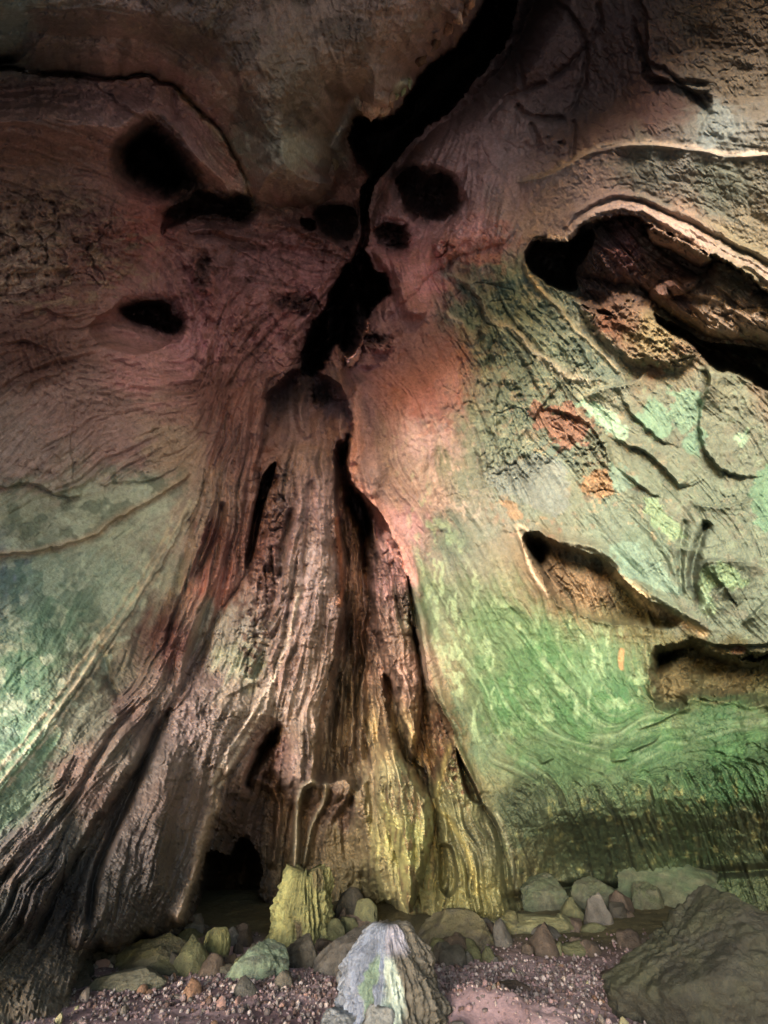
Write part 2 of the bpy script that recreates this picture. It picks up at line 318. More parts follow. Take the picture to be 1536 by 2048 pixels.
# alcove curtains
ridge([(630,1560),(604,1580),(594,1640),(590,1740)], 0.55, 6, ends=(.1,.02)); ridge([(650,1560),(648,1600),(622,1660),(608,1740)], 0.35, 5)
ridge([(500,1555),(540,1572),(556,1610),(552,1680),(545,1740)], 0.5, 7); ridge([(700,1545),(690,1600),(660,1640),(640,1700)], 0.2, 6)
ridge([(720,1560),(705,1600),(700,1660)], -0.2, 5); ridge([(735,1560),(745,1620),(742,1680)], -0.25, 5)
blob(480,1630,32,40,0.5); blob(575,1640,16,60,0.25); blob(675,1640,26,50,0.3); blob(720,1640,16,40,0.35); blob(560,1540,24,40,0.3)
blob(720,1730,40,30,0.35); blob(620,1560,30,30,0.2)
# left wall
lip([(-60,968),(0,976),(60,968),(112,984),(150,992),(172,985)], 0.22, 90, -1, ends=(.02,.2), edge=2)
lip([(190,972),(235,965),(290,962),(345,940),(388,935)], 0.14, 50, -1)
lip([(58,985),(90,930),(125,880),(160,835)], 0.12, 34, 1); lip([(135,960),(170,900),(210,860)], 0.12, 30, 1); lip([(40,800),(75,760),(150,745)], 0.2, 40, -1)
EDGE_L = [(385,945),(330,985),(252,1028),(170,1075),(80,1100),(-20,1112)]
lip(EDGE_L, 0.2, 70, 1, ends=(.1,.02)); ridge(EDGE_L, 0.05, 12, rag=2)
for dx in (0, 14, -16):
    ridge([(388+dx,985),(300+dx,1150),(200+dx*1.2,1300),(100+dx*1.4,1440),(-20+dx*1.4,1590)], 0.045, 4, ends=(.08,.02), rag=2 if dx else 1)
lip([(388,1010),(305,1160),(205,1310),(105,1450),(-20,1610)], 0.14, 60, 1, ends=(.05,.02))
blob(250,1290,30,40,0.12); ridge([(200,1290),(215,1350),(240,1400)], -0.16, 6, rag=2); ridge([(255,1300),(235,1350)], -0.06, 3)
ridge([(205,1100),(260,1040)], .08, 8)
# ripples under the left eye
d, sg, t = linedist(np.array([(190,660),(270,640),(350,650)]), W1x, W1y)
rip = np.sin(d / 11.5 * 2 * np.pi / 1.35 + 2.2 * fbm(X / 50, Y / 50, 2, 44)) * sstep((d - 45) / 30) * sstep((210 - d) / 80) * sstep((W1y - 640) / 40) * sstep((440 - W1x) / 40)
H += (0.028 * rip).astype(f32)
for cx, cy, r0, r1, a in ((365,560,20,90,.025),(560,730,60,190,.03),(720,470,0,0,0),(850,760,40,120,.012)):
    if a:
        d = np.hypot(W1x - cx, (W1y - cy) * .8)
        H += (a * np.sin(d * 2 * np.pi / 13 + 2 * fbm(X / 40, Y / 40, 2, 46)) * sstep((d - r0) / 20) * sstep((r1 - d) / 30) * (1 if cy != 730 else sstep((540 - W1x) / 40) * sstep((800 - W1y) / 60))).astype(f32)
# ridges in the red upper left
for L_, h_, w_ in (([(350,450),(375,500),(400,560),(430,620)],.22,14),([(480,560),(450,600),(420,640)],.22,14),([(500,420),(560,450),(620,465),(690,500)],.25,12),
        ([(340,470),(420,475),(500,490),(560,500),(640,520)],-.22,8),([(390,455),(470,470),(560,480)],.12,6),([(400,440),(480,455),(560,470)],-.1,4),
        ([(600,470),(640,460),(660,480),(640,520)],.15,8),([(560,600),(600,590),(640,610)],-.3,9),([(455,640),(520,600),(560,640),(600,690)],.2,14),
        ([(0,470),(80,500),(160,470),(250,440)],.15,18),([(0,520),(90,540),(150,510)],.2,12),([(0,560),(70,550),(140,545)],-.15,8),([(120,430),(200,470),(300,500)],-.12,10),
        ([(630,420),(655,440),(700,500),(690,530)],.2,7),([(620,470),(590,500),(580,520)],-.14,5),([(650,480),(640,520)],-.14,4),([(500,690),(540,700),(600,730)],-.1,7),
        ([(640,560),(630,600),(655,620)],.15,7),([(540,640),(600,640),(640,680)],.12,12),([(370,690),(420,700),(410,780),(400,860)],-.1,8),([(420,660),(410,740),(400,820),(380,870)],.08,7)):
    ridge(L_, h_, w_, rag=2)
blob(405,545,22,36,-.3); blob(360,430,30,16,.2); blob(600,610,34,14,-.35); blob(640,570,30,30,.18); blob(560,560,40,30,.14); blob(490,640,40,34,.16); blob(300,760,60,40,.12)
lip([(20,640),(90,620),(170,650)], .2, 40, -1); lip([(0,690),(60,680),(100,700)], .25, 40, -1)
# ceiling block: cusps and a small dripstone lobe
blob(760,205,40,22,.35); blob(815,165,14,10,.4); blob(790,190,10,12,-.5); blob(765,215,5,7,-.4); blob(600,330,60,40,.15); blob(640,300,18,22,.16); blob(600,365,40,20,.14)
ridge([(870,60),(880,90),(900,110)],.25,7); ridge([(905,20),(920,50),(930,70)],.22,7); ridge([(890,20),(895,70)],-.2,6); ridge([(925,0),(940,30)],-.2,5)
ridge([(360,170),(430,240),(490,340),(506,420)],.2,6,ends=(.1,.02)); ridge([(345,175),(350,215),(345,240)],-.18,6,rag=2)
lip([(180,160),(240,205),(300,240)],.2,40,-1)
# right ceiling cracks and blocks
for L_ in ([(1100,0),(1160,60),(1170,150),(1140,240)],[(1200,0),(1190,60),(1150,120),(1100,160)],[(960,250),(1010,200),(1050,180),(1100,160)],[(1050,180),(1040,120),(1060,40)],[(1140,240),(1060,230),(1030,210)],[(1260,30),(1290,120),(1300,160),(1360,160),(1420,170)],[(1150,240),(1140,330)],[(1060,240),(1080,290)],[(1290,130),(1330,140),(1400,200),(1420,230)],[(1040,60),(1000,90)]):
    ridge(L_, -0.2, 6, rag=2)
lip([(1170,0),(1240,-40),(1290,20),(1300,130),(1330,160),(1420,190),(1400,260),(1395,295)], .3, 70, -1); lip([(1300,130),(1400,100),(1536,120)],.18,60,1)
blob(1105,285,28,15,.3,15); blob(1095,280,6,6,-.25); blob(1118,290,7,5,-.3); blob(1128,285,5,7,.25); blob(1085,275,7,12,.3); blob(1240,80,50,60,.2); blob(1100,90,50,60,.18)
BIGV = [(1030,365),(1080,354),(1130,330),(1182,304),(1280,287),(1400,299),(1470,312),(1600,300)]
lip(BIGV, .35, 120, 1, ends=(.15,.02), rag=1); ridge(BIGV, .08, 6, rag=2)
for k, (h_, w_) in enumerate(((.2,6),(.12,5),(-.12,4),(.1,6))):
    o = k * 9
    ridge([(1120+o*.4,486-o),(1150,458-o),(1190,430-o),(1225,418-o),(1290,424-o*1.1),(1400,486-o*1.5),(1480,530-o*1.6),(1600,590-o*1.6)], h_, w_, ends=(.05,.02), rag=2)
RIM = [(1046,525),(1062,560),(1100,605),(1150,655),(1200,705),(1255,755)]
ridge(RIM, .14, 5, ends=(.05,.2), rag=2); ridge([(1150,560),(1190,580),(1240,580),(1290,600)],.3,12,rag=2); ridge([(1290,600),(1380,640),(1450,660)],.25,16,rag=2)
ridge([(1320,570),(1360,600),(1420,610)],-.3,9,rag=2); ridge([(1400,560),(1450,600),(1520,620)],-.3,10,rag=2); ridge([(1380,500),(1440,520),(1520,570)],.3,10)
# right wall veins and patch steps
VR1 = [(880,540),(920,556),(950,590),(980,640),(1030,665),(1062,705),(1130,750),(1190,765)]
ridge(VR1, .14, 7, rag=2); ridge([(890,620),(930,660),(945,690)], .1, 6, rag=2); ridge([(905,560),(955,600),(950,650)],-.1,4,rag=2); ridge([(1000,640),(980,690),(970,740)],-.1,5,rag=2)
lip([(960,700),(1000,760),(990,840),(1010,920)],.2,50,1); lip([(1280,1010),(1330,1080),(1390,1100),(1470,1080)],.35,50,1); lip([(1420,760),(1400,860),(1440,940),(1536,960)],.4,60,-1); lip([(1230,760),(1260,820),(1310,870),(1380,900)],.25,50,-1); lip([(900,540),(960,600),(960,690),(1000,720)],.2,40,-1); lip([(1130,760),(1090,800),(1060,850)],.2,40,1); lip([(1400,1240),(1440,1180),(1470,1170)],.3,40,1)
lip([(1055,540),(1120,640),(1180,700),(1240,755)],.12,40,1)
lip([(1160,800),(1200,778),(1260,765),(1310,735)],.6,60,1); lip([(1390,810),(1420,760),(1400,740)],.5,50,1); lip([(1200,870),(1290,900),(1350,960),(1360,975)],.4,40,-1)
lip([(1230,930),(1270,965),(1330,1000)],.3,30,-1); lip([(1060,820),(1110,820),(1170,850),(1210,900),(1210,1000)],.3,40,-1,edge=2); lip([(1000,1000),(1040,1040),(1050,1068)],.12,30,1)
lip([(1390,1190),(1400,1130),(1440,1120),(1500,1130),(1536,1150)],.6,60,1); ridge([(1400,1220),(1385,1150),(1400,1080),(1420,1040)],-.5,9,rag=2); ridge([(1365,1200),(1360,1100),(1375,1040)],-.22,7,rag=2)
lip([(1380,1270),(1440,1290),(1500,1290),(1600,1280)],.5,30,-1); lip([(1480,1250),(1536,1190)],.4,40,1); lip([(1370,1000),(1430,1010),(1536,990)],.45,50,1)
ridge([(1060,1064),(1110,1078),(1200,1100),(1270,1160),(1340,1210),(1440,1270)], .3, 9, ends=(.04,.1)); ridge([(1040,1050),(1036,1066),(1046,1090),(1062,1140),(1100,1200)],.16,6)
ridge([(1225,1140),(1260,1170),(1300,1215),(1340,1240)],.3,9,rag=2); ridge([(1180,1150),(1220,1200),(1260,1235)],-.1,6,rag=2)
blob(1150,1010,40,30,.15); blob(1270,1110,50,24,.2,40); blob(1200,1040,30,24,.12); blob(1330,820,40,40,.12); blob(740,955,34,34,.55); blob(745,990,14,14,.3); blob(1300,1000,40,50,.12)
ridge([(730,760),(712,800),(716,880),(710,930)],.3,10,rag=2); ridge([(740,1000),(790,1070),(830,1160),(850,1280),(880,1390),(930,1480)],.22,10,ends=(.05,.1))
ridge([(770,770),(830,800),(850,870)],-.06,6); ridge([(800,570),(815,610),(850,630)],.35,12,rag=2); blob(830,625,24,10,.25); blob(750,680,22,12,-.4); blob(740,740,26,8,-.25); blob(645,785,20,16,-.2)
blob(890,500,14,24,.2); ridge([(880,480),(890,510),(900,540)],-.2,6,rag=2)
for L_ in ([(1272,1462),(1310,1448),(1362,1422)],[(1245,1508),(1300,1488),(1320,1470)],[(1220,1525),(1260,1518)],[(1080,1530),(1110,1515)]):
    lip(L_, .22, 22, -1, edge=2, rag=1)
# scalloped brow
rs = np.random.RandomState(4)
brow = spline([(1030,1570),(1120,1562),(1200,1575),(1300,1560),(1400,1532),(1480,1520),(1560,1508),(1700,1490)], 12)
for q in range(60):
    p = brow[rs.randint(len(brow))]; w = rs.uniform(7, 15); x = p[0] + rs.normal(0, 6); y = p[1] + rs.normal(0, 12)
    lip([(x - w, y + w * .5), (x - w * .2, y - w * .3), (x + w, y + 2), (x + w * 1.5, y + w)], rs.uniform(.06, .16), 12, 1 if rs.rand() < .7 else -1, edge=1.5, rag=1)
for q in range(46):                                    # leaning rills under the brow
    x = rs.uniform(1040, 1560); y = 1590 - (x - 1040) * .1 + rs.uniform(-5, 60); L_ = rs.uniform(40, 120)
    ridge([(x, y), (x + L_ * .2, y + L_ * .5), (x + L_ * .3, y + L_)], rs.uniform(-.08, .08), rs.uniform(3, 7), rag=1)
ridge([(1000,1800),(1060,1790),(1150,1774),(1260,1777),(1400,1750),(1560,1738),(1900,1720)], -0.9, 9, ends=(.1,.02))

# ------------------------------------------------------------------ flowing grain: streaks that follow the dripstone
flow = [(100,60,1,-.1),(500,100,.3,1),(600,300,.7,.8),(300,190,1,.6),(450,300,.8,1),(100,400,1,.2),(60,520,1,-.3),(250,470,1,.35),(450,470,1,.15),(560,530,1,.3),(120,650,1,-.2),(380,570,.5,1),(450,600,-.5,1),
 (250,760,1,.35),(350,780,1,.1),(120,860,1,-.8),(250,900,1,-.5),(430,760,-.3,1),(560,680,-.8,.6),(620,640,-.6,.6),(480,800,-.35,1),(300,980,1,-.55),(100,1080,1,-.25),(150,1200,-.7,1),(60,1350,1,-1),(250,1200,-.6,1),(60,1500,1,-1.2),(180,1400,-.7,1),
 (480,950,-.15,1),(430,1100,-.32,1),(350,1280,-.4,1),(250,1430,-.85,1),(100,1600,-.8,1),(60,1750,-.7,1),(200,1700,-.4,1),(300,1650,-.2,1),(600,950,-.1,1),(560,1100,-.15,1),(620,1150,-.02,1),(560,1280,-.35,1),(450,1280,-.35,1),(480,1420,-.6,1),(380,1450,-.3,1),(600,1400,-.2,1),(700,1100,0,1),(680,1350,-.12,1),(730,1450,0,1),(660,1620,-.1,1),(600,1700,0,1),
 (790,1150,.1,1),(820,1400,.25,1),(800,1600,.1,1),(850,1720,-.02,1),(900,1500,.3,1),(930,1640,.4,1),(980,1750,.2,1),(650,800,.2,1),(760,760,.7,.8),(740,860,.1,1),(850,720,.6,1),(850,850,.25,1),(920,900,.25,1),(800,1020,.6,1),(880,1080,.6,1),(880,1250,.3,1),(980,1180,.75,1),(1050,1300,.8,1),(960,1400,.45,1),(1150,1400,.75,1),(1250,1330,.3,1),(1150,1500,1,.45),(1280,1480,1,-.35),(1450,1450,1,-.2),(1050,1540,1,.3),
 (1100,1640,.25,1),(1250,1660,.3,1),(1400,1620,.4,1),(1500,1640,.4,1),(1050,1740,.1,1),(1350,1740,.2,1),(900,600,.6,1),(1000,620,.7,1),(1100,650,.8,1),(1180,690,.8,1),(1050,750,.6,1),(1000,820,.2,1),(1100,870,.7,.7),(1100,960,.6,1),(1250,950,.8,.6),(1300,1080,.8,.8),(1400,900,.5,.8),(1450,1100,.5,1),(1200,1180,.6,1),(1420,1240,.7,1),(900,430,-.5,1),(1000,400,-.2,1),(950,300,-.3,1),(1100,450,1,-.9),(1200,370,1,-.35),(1350,360,1,.3),(1480,420,1,.5),(1100,200,.4,1),(1250,200,.3,1),(1450,200,1,-.2),
 (1250,480,.6,.8),(1330,560,.8,.7),(1450,610,.9,.6),(1300,680,.8,.6),(830,200,-.5,1),(1450,1350,1,0)]
def flow_field(x, y):
    cxs = np.zeros(x.shape, f32); cys = np.zeros(x.shape, f32)
    for fx, fy, dx, dy in flow:
        a2 = 2 * math.atan2(dy, dx)
        w = 1.0 / (((x - fx) ** 2 + (y - fy) ** 2) + 900.0) ** 1.6 * 1e6
        cxs += (w * math.cos(a2)).astype(f32); cys += (w * math.sin(a2)).astype(f32)
    return 0.5 * np.arctan2(cys, cxs)
gx, gy = X, Y
ang = flow_field(np.clip(gx, -40, 1580), np.clip(gy, -40, 1900)).astype(f32) + 0.5 * fbm(X / 45, Y / 45, 3, 71)
cosA = np.cos(ang); sinA = np.sin(ang)
II, JJ = np.meshgrid(np.arange(NX, dtype=f32), np.arange(NY, dtype=f32))
def lic(src, steps, st):
    acc = src.copy(); n = 1
    for sgn in (1, -1):
        x = II.copy(); y = JJ.copy(); px = cosA * sgn; py = sinA * sgn
        for k in range(steps):
            x += px * st; y += py * st
            ix = np.clip(x, 0, NX - 1).astype(np.int32); iy = np.clip(y, 0, NY - 1).astype(np.int32)
            acc += src[iy, ix]; n += 1
            qx = cosA[iy, ix]; qy = sinA[iy, ix]
            f = np.where(qx * px + qy * py < 0, -1, 1).astype(f32); px = qx * f; py = qy * f
    acc /= n
    return acc / acc.std()
def cellnoise(size, seed):
    return fbm(II / size, JJ / size, 2, seed)
G1 = lic(cellnoise(1.2, 81), 14, 1.0)      # hair-fine
G2 = lic(cellnoise(3.0, 85), 18, 1.6)      # streaks
G3 = lic(cellnoise(7.5, 89), 20, 3.0)      # flutes
def slopes(h):                              # turns soft flutes into cusped ones: sharp valleys, round backs
    return 1 - np.abs(h) * 1.15
# how streaky or lumpy each area is
A = np.ones_like(X) * 0.45
B = np.ones_like(X) * 0.55
def amp(poly, a, b, w=40):
    global A, B
    m = rmask(poly, w); A = A * (1 - m) + a * m; B = B * (1 - m) + b * m
amp([(700,700),(1000,520),(1300,700),(1600,700),(1600,1500),(1000,1560),(850,1300),(740,1000)], .28, .42, 80); amp(CEILING, .2, .4, 60); amp(LEFT_LOW, .16, .38); amp(BUTTRESS, 1.25, .3, 30); amp(COLUMN, 1.0, .9, 40); amp(CHANNEL, 1.9, .6, 20); amp(SUBCOL, 1.2, 1.6, 16)
amp(DRAPE_A, 1.3, .8, 20); amp(DRAPE_B, 1.2, .6, 20); amp(HOLLOW, 1.0, 1.8, 30); amp(SHELF, .6, 2.2, 20); amp(WINDOW, .9, 1.5, 20); amp(RIGHT_CEIL, .35, .6, 60); amp(LEDGE_WALL, .8, .9, 40)
amp([(530,1000),(570,920),(575,1000),(560,1150),(520,1350),(490,1350),(500,1200)], 1.2, 2.6, 16)
amp([(840,1380),(870,1390),(920,1520),(925,1570),(880,1540)], 1.2, 2.4, 16)
amp([(1060,800),(1180,820),(1220,950),(1200,1000),(1120,900),(1060,860)], .6, 2.2, 30)
amp([(160,1460),(330,1460),(430,1560),(420,1850),(170,1850)], .35, .4, 50); amp([(330,1370),(480,1340),(520,1400),(430,1540),(330,1540)], .4, 1.0, 40)
amp(ALCOVE, .9, .9, 30); amp([(1000,340),(1180,300),(1400,295),(1536,300),(4000,250),(4000,620),(1600,590),(1400,480),(1290,418),(1190,420),(1120,470),(1040,440)], .14, .4, 40); amp([(-60,400),(120,390),(280,450),(200,560),(-60,580)], .5, 2.4, 60); amp([(400,430),(700,470),(680,740),(420,760),(340,520)], .7, 1.3, 50)
for P_ in ([(745,445),(815,450),(815,500),(760,490)],[(555,595),(640,598),(630,632),(570,630)],[(725,665),(780,668),(780,705),(730,700)],[(620,765),(670,770),(660,810),(625,805)],[(385,515),(425,520),(420,585),(390,580)],[(1080,265),(1135,270),(1135,310),(1085,305)],[(870,480),(910,485),(905,540),(880,530)]): amp(P_, .5, 5, 10)
for P_ in ([(335,428),(400,378),(503,392),(480,440),(360,445)],[(245,615),(330,600),(360,640),(320,668)],[(795,350),(862,345),(920,390),(862,447),(803,402)],[(632,415),(713,410),(692,484),(635,450)],MIDCRACK): amp(P_, .8, 2.6, 14)
amp(CAVITY, .4, 1.6, 20); amp([(880,520),(1050,560),(1180,720),(1150,860),(1000,1000),(930,780)], .7, 1.3, 50); amp(RIGHT_CEIL, .10, .5, 60)
L1 = fbm(W1x / 46, W1y / 46, 4, 101, ridged=True)
L2 = fbm(W1x / 15, W1y / 15, 4, 105, ridged=True)
L3 = fbm(X / 5.5, Y / 5.5, 3, 111)
PIT = sstep((fbm(W0x / 9, W0y / 9, 3, 115) - .28) / .25) * sstep(fbm(X / 70, Y / 70, 2, 117) * 2)
H -= B * .05 * PIT
THR = np.abs(fbm((W1x + 5 * G3) / 24, (W1y + 5 * G3) / 24, 3, 401)); THR2 = np.abs(fbm((W1x - 5 * G2) / 13, (W1y + 4 * G3) / 13, 3, 405))
TM1 = sstep((.045 - THR) / .03) * sstep(fbm(X / 60, Y / 60, 2, 409) * 2 + .55); TM2 = sstep((.06 - THR2) / .04) * sstep(fbm(X / 50, Y / 50, 2, 411) * 2 + .5)
H += np.clip(B + .25, 0, 1) * (.030 * TM1 - .034 * TM2)
H += 1.35 * A * (0.060 * slopes(G3) + 0.032 * slopes(G2) + 0.009 * G1)
L0 = fbm(W1x / 125, W1y / 105, 3, 99, ridged=True)
H += 1.3 * B * (0.075 * L1 + 0.042 * L2 + 0.018 * L3) + np.clip(B, 0, 1) * .17 * L0
# creases: thin winding cracks where a broad noise crosses zero
cr = np.abs(fbm(W1x / 85, W1y / 85, 3, 121)); H -= (B * 0.07 * np.exp(-(cr / 0.018) ** 2)).astype(f32)
cr2 = np.abs(fbm(W1x / 38 + .3 * G3, W1y / 38, 3, 131)); H -= (B * 0.03 * np.exp(-(cr2 / 0.03) ** 2) * sstep(fbm(X / 90, Y / 90, 2, 139) * 2 + .3)).astype(f32)

# ------------------------------------------------------------------ rock colours, with regional light and dark put in by gains
cpts = [(100,60,88,72,62),(400,80,92,76,64),(600,200,112,98,80),(600,300,135,132,108),(470,310,150,165,138),(620,370,132,108,84),(700,180,140,118,100),(15,40,98,116,114),(40,240,118,84,70),(250,200,150,110,95),(400,270,180,128,110),(450,330,205,138,105),(330,230,160,118,102),
 (100,400,128,95,74),(60,520,172,138,108),(200,480,130,84,68),(300,450,155,86,68),(450,470,142,92,76),(550,520,172,108,92),(600,580,172,104,90),(420,600,155,92,80),(100,600,120,74,60),(60,700,104,64,50),(300,740,188,124,108),(380,700,196,124,116),(150,850,150,110,92),(250,900,158,118,100),(60,930,150,120,100),(350,900,160,134,112),(425,780,120,72,58),(480,700,150,94,80),(560,650,172,104,90),(600,700,182,118,102),(200,1040,150,148,122),(60,1040,128,130,106),(300,1000,165,172,150),(372,1060,150,134,120),(80,1150,104,134,116),(20,1140,84,106,118),(120,1260,108,152,124),(220,1160,138,162,140),(60,1350,96,146,114),(60,1500,112,155,120),(200,1350,110,116,98),(310,1150,135,138,120),(200,1430,102,108,90),(30,1620,120,150,118),
 (480,900,118,78,68),(430,1080,112,64,54),(350,1280,104,62,52),(250,1430,104,82,70),(150,1560,112,92,82),(60,1680,92,86,88),(100,1800,58,54,54),(500,800,130,80,66),
 (620,1000,156,116,106),(540,1080,140,86,72),(620,1150,178,148,128),(580,1200,180,140,118),(450,1150,156,96,80),(440,1180,170,105,80),(465,1240,152,150,132),(480,1330,150,165,125),(400,1350,126,98,84),(380,1430,130,104,88),(560,1330,158,118,92),(500,1400,138,122,98),(610,1400,170,140,105),(350,1600,104,82,68),(300,1700,72,60,54),(300,1800,62,56,52),(200,1600,82,66,58),(560,1520,140,106,94),(480,1640,80,62,56),(700,1400,112,94,66),(650,1500,140,118,84),(670,1620,104,84,68),(720,1060,110,84,68),(700,1250,104,72,52),(790,1150,158,114,98),(800,1350,160,122,90),(800,1480,170,150,90),(800,1560,164,162,108),(810,1680,172,176,92),(700,1700,110,98,60),(900,1600,168,172,104),(960,1700,130,134,84),(880,1450,180,140,90),(870,1520,205,165,85),(940,1770,150,150,70),(560,800,74,56,54),(650,780,92,70,66),(640,860,150,116,104),
 (760,760,164,112,102),(850,800,150,98,86),(900,720,150,106,94),(860,560,214,136,116),(820,520,190,112,94),(950,460,222,150,130),(1010,420,214,184,174),(900,300,156,112,94),(960,380,176,132,114),(1100,120,116,84,74),(1250,100,112,82,72),(1200,250,130,102,88),(1300,220,112,80,70),(1450,80,110,100,84),(1470,180,122,116,94),(1440,250,134,152,146),(1150,400,158,142,136),(1300,340,124,124,108),(1450,380,118,124,102),(1060,450,198,178,166),(1010,560,118,146,124),(1100,620,124,138,124),(1200,700,104,128,120),(950,640,124,136,108),(1000,700,128,158,130),(1100,720,150,166,134),(860,880,160,128,110),(920,930,172,146,112),(840,980,160,134,114),(980,860,136,124,92),(1040,800,158,124,82),(800,1060,176,128,112),(900,1080,166,170,134),(1100,930,150,166,144),(1090,850,190,108,58),(1200,850,180,122,70),(1195,960,200,148,66),(1300,1000,156,116,64),(1250,1050,146,156,118),(1300,1120,128,172,134),(1480,900,116,80,50),(1350,880,130,104,66),(1450,1000,120,108,66),(1480,1180,112,92,52),(1400,1100,125,95,60),
 (870,1200,124,150,118),(980,1250,134,190,130),(1080,1300,116,190,122),(1200,1330,142,205,142),(1000,1400,96,175,104),(920,1430,120,128,98),(960,1500,104,140,92),(1150,1430,88,170,98),(1250,1400,82,165,104),(1300,1500,74,128,72),(1450,1450,56,116,60),(1450,1560,50,104,52),(1100,1520,104,160,100),(1050,1620,70,92,60),(1200,1680,54,80,46),(1400,1680,54,86,42),(1500,1650,62,84,46),(1180,1180,168,140,90),(1250,1220,130,125,72),(1110,1150,150,126,84),(1460,1360,128,112,64),(1340,1360,160,135,84),
 (1250,500,158,98,90),(1200,560,124,94,80),(1350,570,156,108,80),(1480,620,184,164,132),(1340,490,214,172,124),(1310,670,172,160,104),(1480,520,158,156,118),(1230,660,150,95,55),(1440,760,150,135,95),(1536,760,150,140,110),(640,450,120,70,55),(690,380,130,82,58)]
SWAP = {(980,1250):(112,160,96),(1080,1300):(96,162,92),(1200,1330):(118,176,112),(1000,1400):(82,148,80),(920,1430):(92,124,80),(1150,1430):(76,144,76),(1250,1400):(70,140,78),(1100,1520):(84,130,76),(1300,1120):(112,154,112),(1200,850):(150,132,92),(1300,1000):(132,128,92),(1350,880):(128,124,92),(1480,900):(112,96,68),(1450,1000):(112,120,84),(1400,1100):(112,116,82),(1480,1180):(104,104,68),(1195,960):(160,150,100),(1040,800):(118,142,112),(980,860):(124,142,112),(1000,930):(128,148,122),(1000,700):(122,150,126),(1100,930):(134,164,146),(1010,560):(116,150,126),(1100,620):(116,146,128),(950,640):(116,144,114),(1100,720):(140,166,132),(1200,700):(92,128,118),(1300,340):(118,128,114),(1450,380):(112,128,110),(1300,1000):(120,126,90),(900,1080):(120,146,118),(870,1200):(108,136,92),(880,1320):(100,138,86),(920,930):(134,138,108),(1250,1050):(140,164,132),(1400,800):(124,150,116),(1090,850):(140,128,92),(1460,1360):(104,100,52),(1340,1360):(120,112,60),(200,1040):(150,160,134),(60,1040):(132,140,116),(300,1000):(160,174,150)}
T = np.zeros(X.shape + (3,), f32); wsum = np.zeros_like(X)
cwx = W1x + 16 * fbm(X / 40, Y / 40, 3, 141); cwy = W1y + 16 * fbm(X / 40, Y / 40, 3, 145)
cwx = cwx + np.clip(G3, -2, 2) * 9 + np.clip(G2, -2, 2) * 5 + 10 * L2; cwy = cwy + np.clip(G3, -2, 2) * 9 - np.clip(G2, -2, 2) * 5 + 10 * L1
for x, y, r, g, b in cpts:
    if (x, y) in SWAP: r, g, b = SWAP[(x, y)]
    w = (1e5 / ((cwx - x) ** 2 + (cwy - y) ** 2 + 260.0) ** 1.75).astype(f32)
    c = lin((r, g, b)) * (.5 if (x > 840 and y > 1030 and (x, y) not in SWAP) else .5 if (x > 840 and y > 1030) else .5 if (x > 1000 and y > 740) else .5 if (x > 1180 and y < 740) else .7 if (x > 990 and y < 740) else .8 if x > 900 and 600 < y < 1030 else (1.35 if y < 1200 else .95) if (x < 390 and 980 < y < 1600) else 1.4 if y < 700 and x > 160 else 1.35 if y < 960 else 1.05 if y < 1500 else .85); wsum += w  # gains by area put brighter and dimmer light into the rock tint
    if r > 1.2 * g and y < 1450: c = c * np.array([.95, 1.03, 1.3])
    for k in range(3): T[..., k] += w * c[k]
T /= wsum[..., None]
def paint(poly, rgb, w=6, a=1.0, rag=2, broken=0.0, sc_=12, seed=150):
    p = spline(poly, 4, True); s = box(p, 20 + w); px, py = warped(s, rag)
    d = sdf(p, px, py)
    if broken: d = d + broken * fbm(X[s] / sc_, Y[s] / sc_, 3, seed)
    m = (sstep(d / w + 0.5) * a)[..., None]
    T[s] = T[s] * (1 - m) + m * lin(rgb).astype(f32)
def stroke(line, rgb, w=4, a=1.0, rag=1, broken=0.0):
    p = spline(line, 5); s = box(p, 4 * w + 6); px, py = warped(s, rag)
    d, sg, t = linedist(p, px, py)
    if broken: d = d + broken * fbm(X[s] / 9, Y[s] / 9, 3, 160)
    m = (np.clip(np.exp(-(np.maximum(d, 0) / w) ** 2), 0, 1) * taper(t, .06, .06) * a)[..., None]
    T[s] = T[s] * (1 - m) + m * lin(rgb).astype(f32)
def spots(poly, rgb, size, thr, a=.8, seed=170, stretch=(1, 1)):
    m = rmask(poly, 50); n = fbm(W0x / size / stretch[0], W0y / size / stretch[1], 3, seed)
    k = (m * sstep((n - thr) / .18) * a)[..., None]
    T[:] = T * (1 - k) + k * lin(rgb).astype(f32)
CREAM = (222,205,170)
spots([(800,900),(900,1050),(1000,1200),(1200,1240),(1320,1300),(1300,1420),(1100,1450),(950,1480),(860,1250)], (150,188,128), 16, .2, .4, stretch=(.8,1.6))
spots([(950,1250),(1150,1300),(1300,1380),(1536,1430),(1600,1600),(1300,1560),(1050,1540),(950,1450)], (52,104,50), 40, .05, .5, 174)
spots([(0,1100),(250,1000),(380,1000),(250,1300),(0,1560)], (178,198,170), 24, .1, .55, 178)
spots([(0,1150),(150,1100),(200,1250),(80,1450),(-40,1500)], (78,118,98), 34, .1, .6, 182)
spots([(760,860),(960,860),(980,1020),(850,1000)], (176,156,136), 8, .15, .6, 186, (.8,1.5))
spots([(960,500),(1150,600),(1250,760),(1200,830),(1000,900),(930,700)], (186,190,150), 14, .15, .6, 190)
spots([(960,700),(1100,740),(1240,780),(1250,900),(1300,1020),(1200,1060),(1000,1060),(960,900)], (150,104,72), 16, .3, .7, 194)
spots([(1030,760),(1240,760),(1370,960),(1380,1180),(1200,1060),(1040,1030)], (196,152,88), 11, .36, .6, 198)
spots([(1250,740),(1600,700),(1600,1300),(1380,1280),(1330,1000)], (104,70,48), 26, .2, .6, 202)
spots([(1250,740),(1600,700),(1600,1300),(1380,1280),(1330,1000)], (112,132,92), 14, .3, .6, 206)
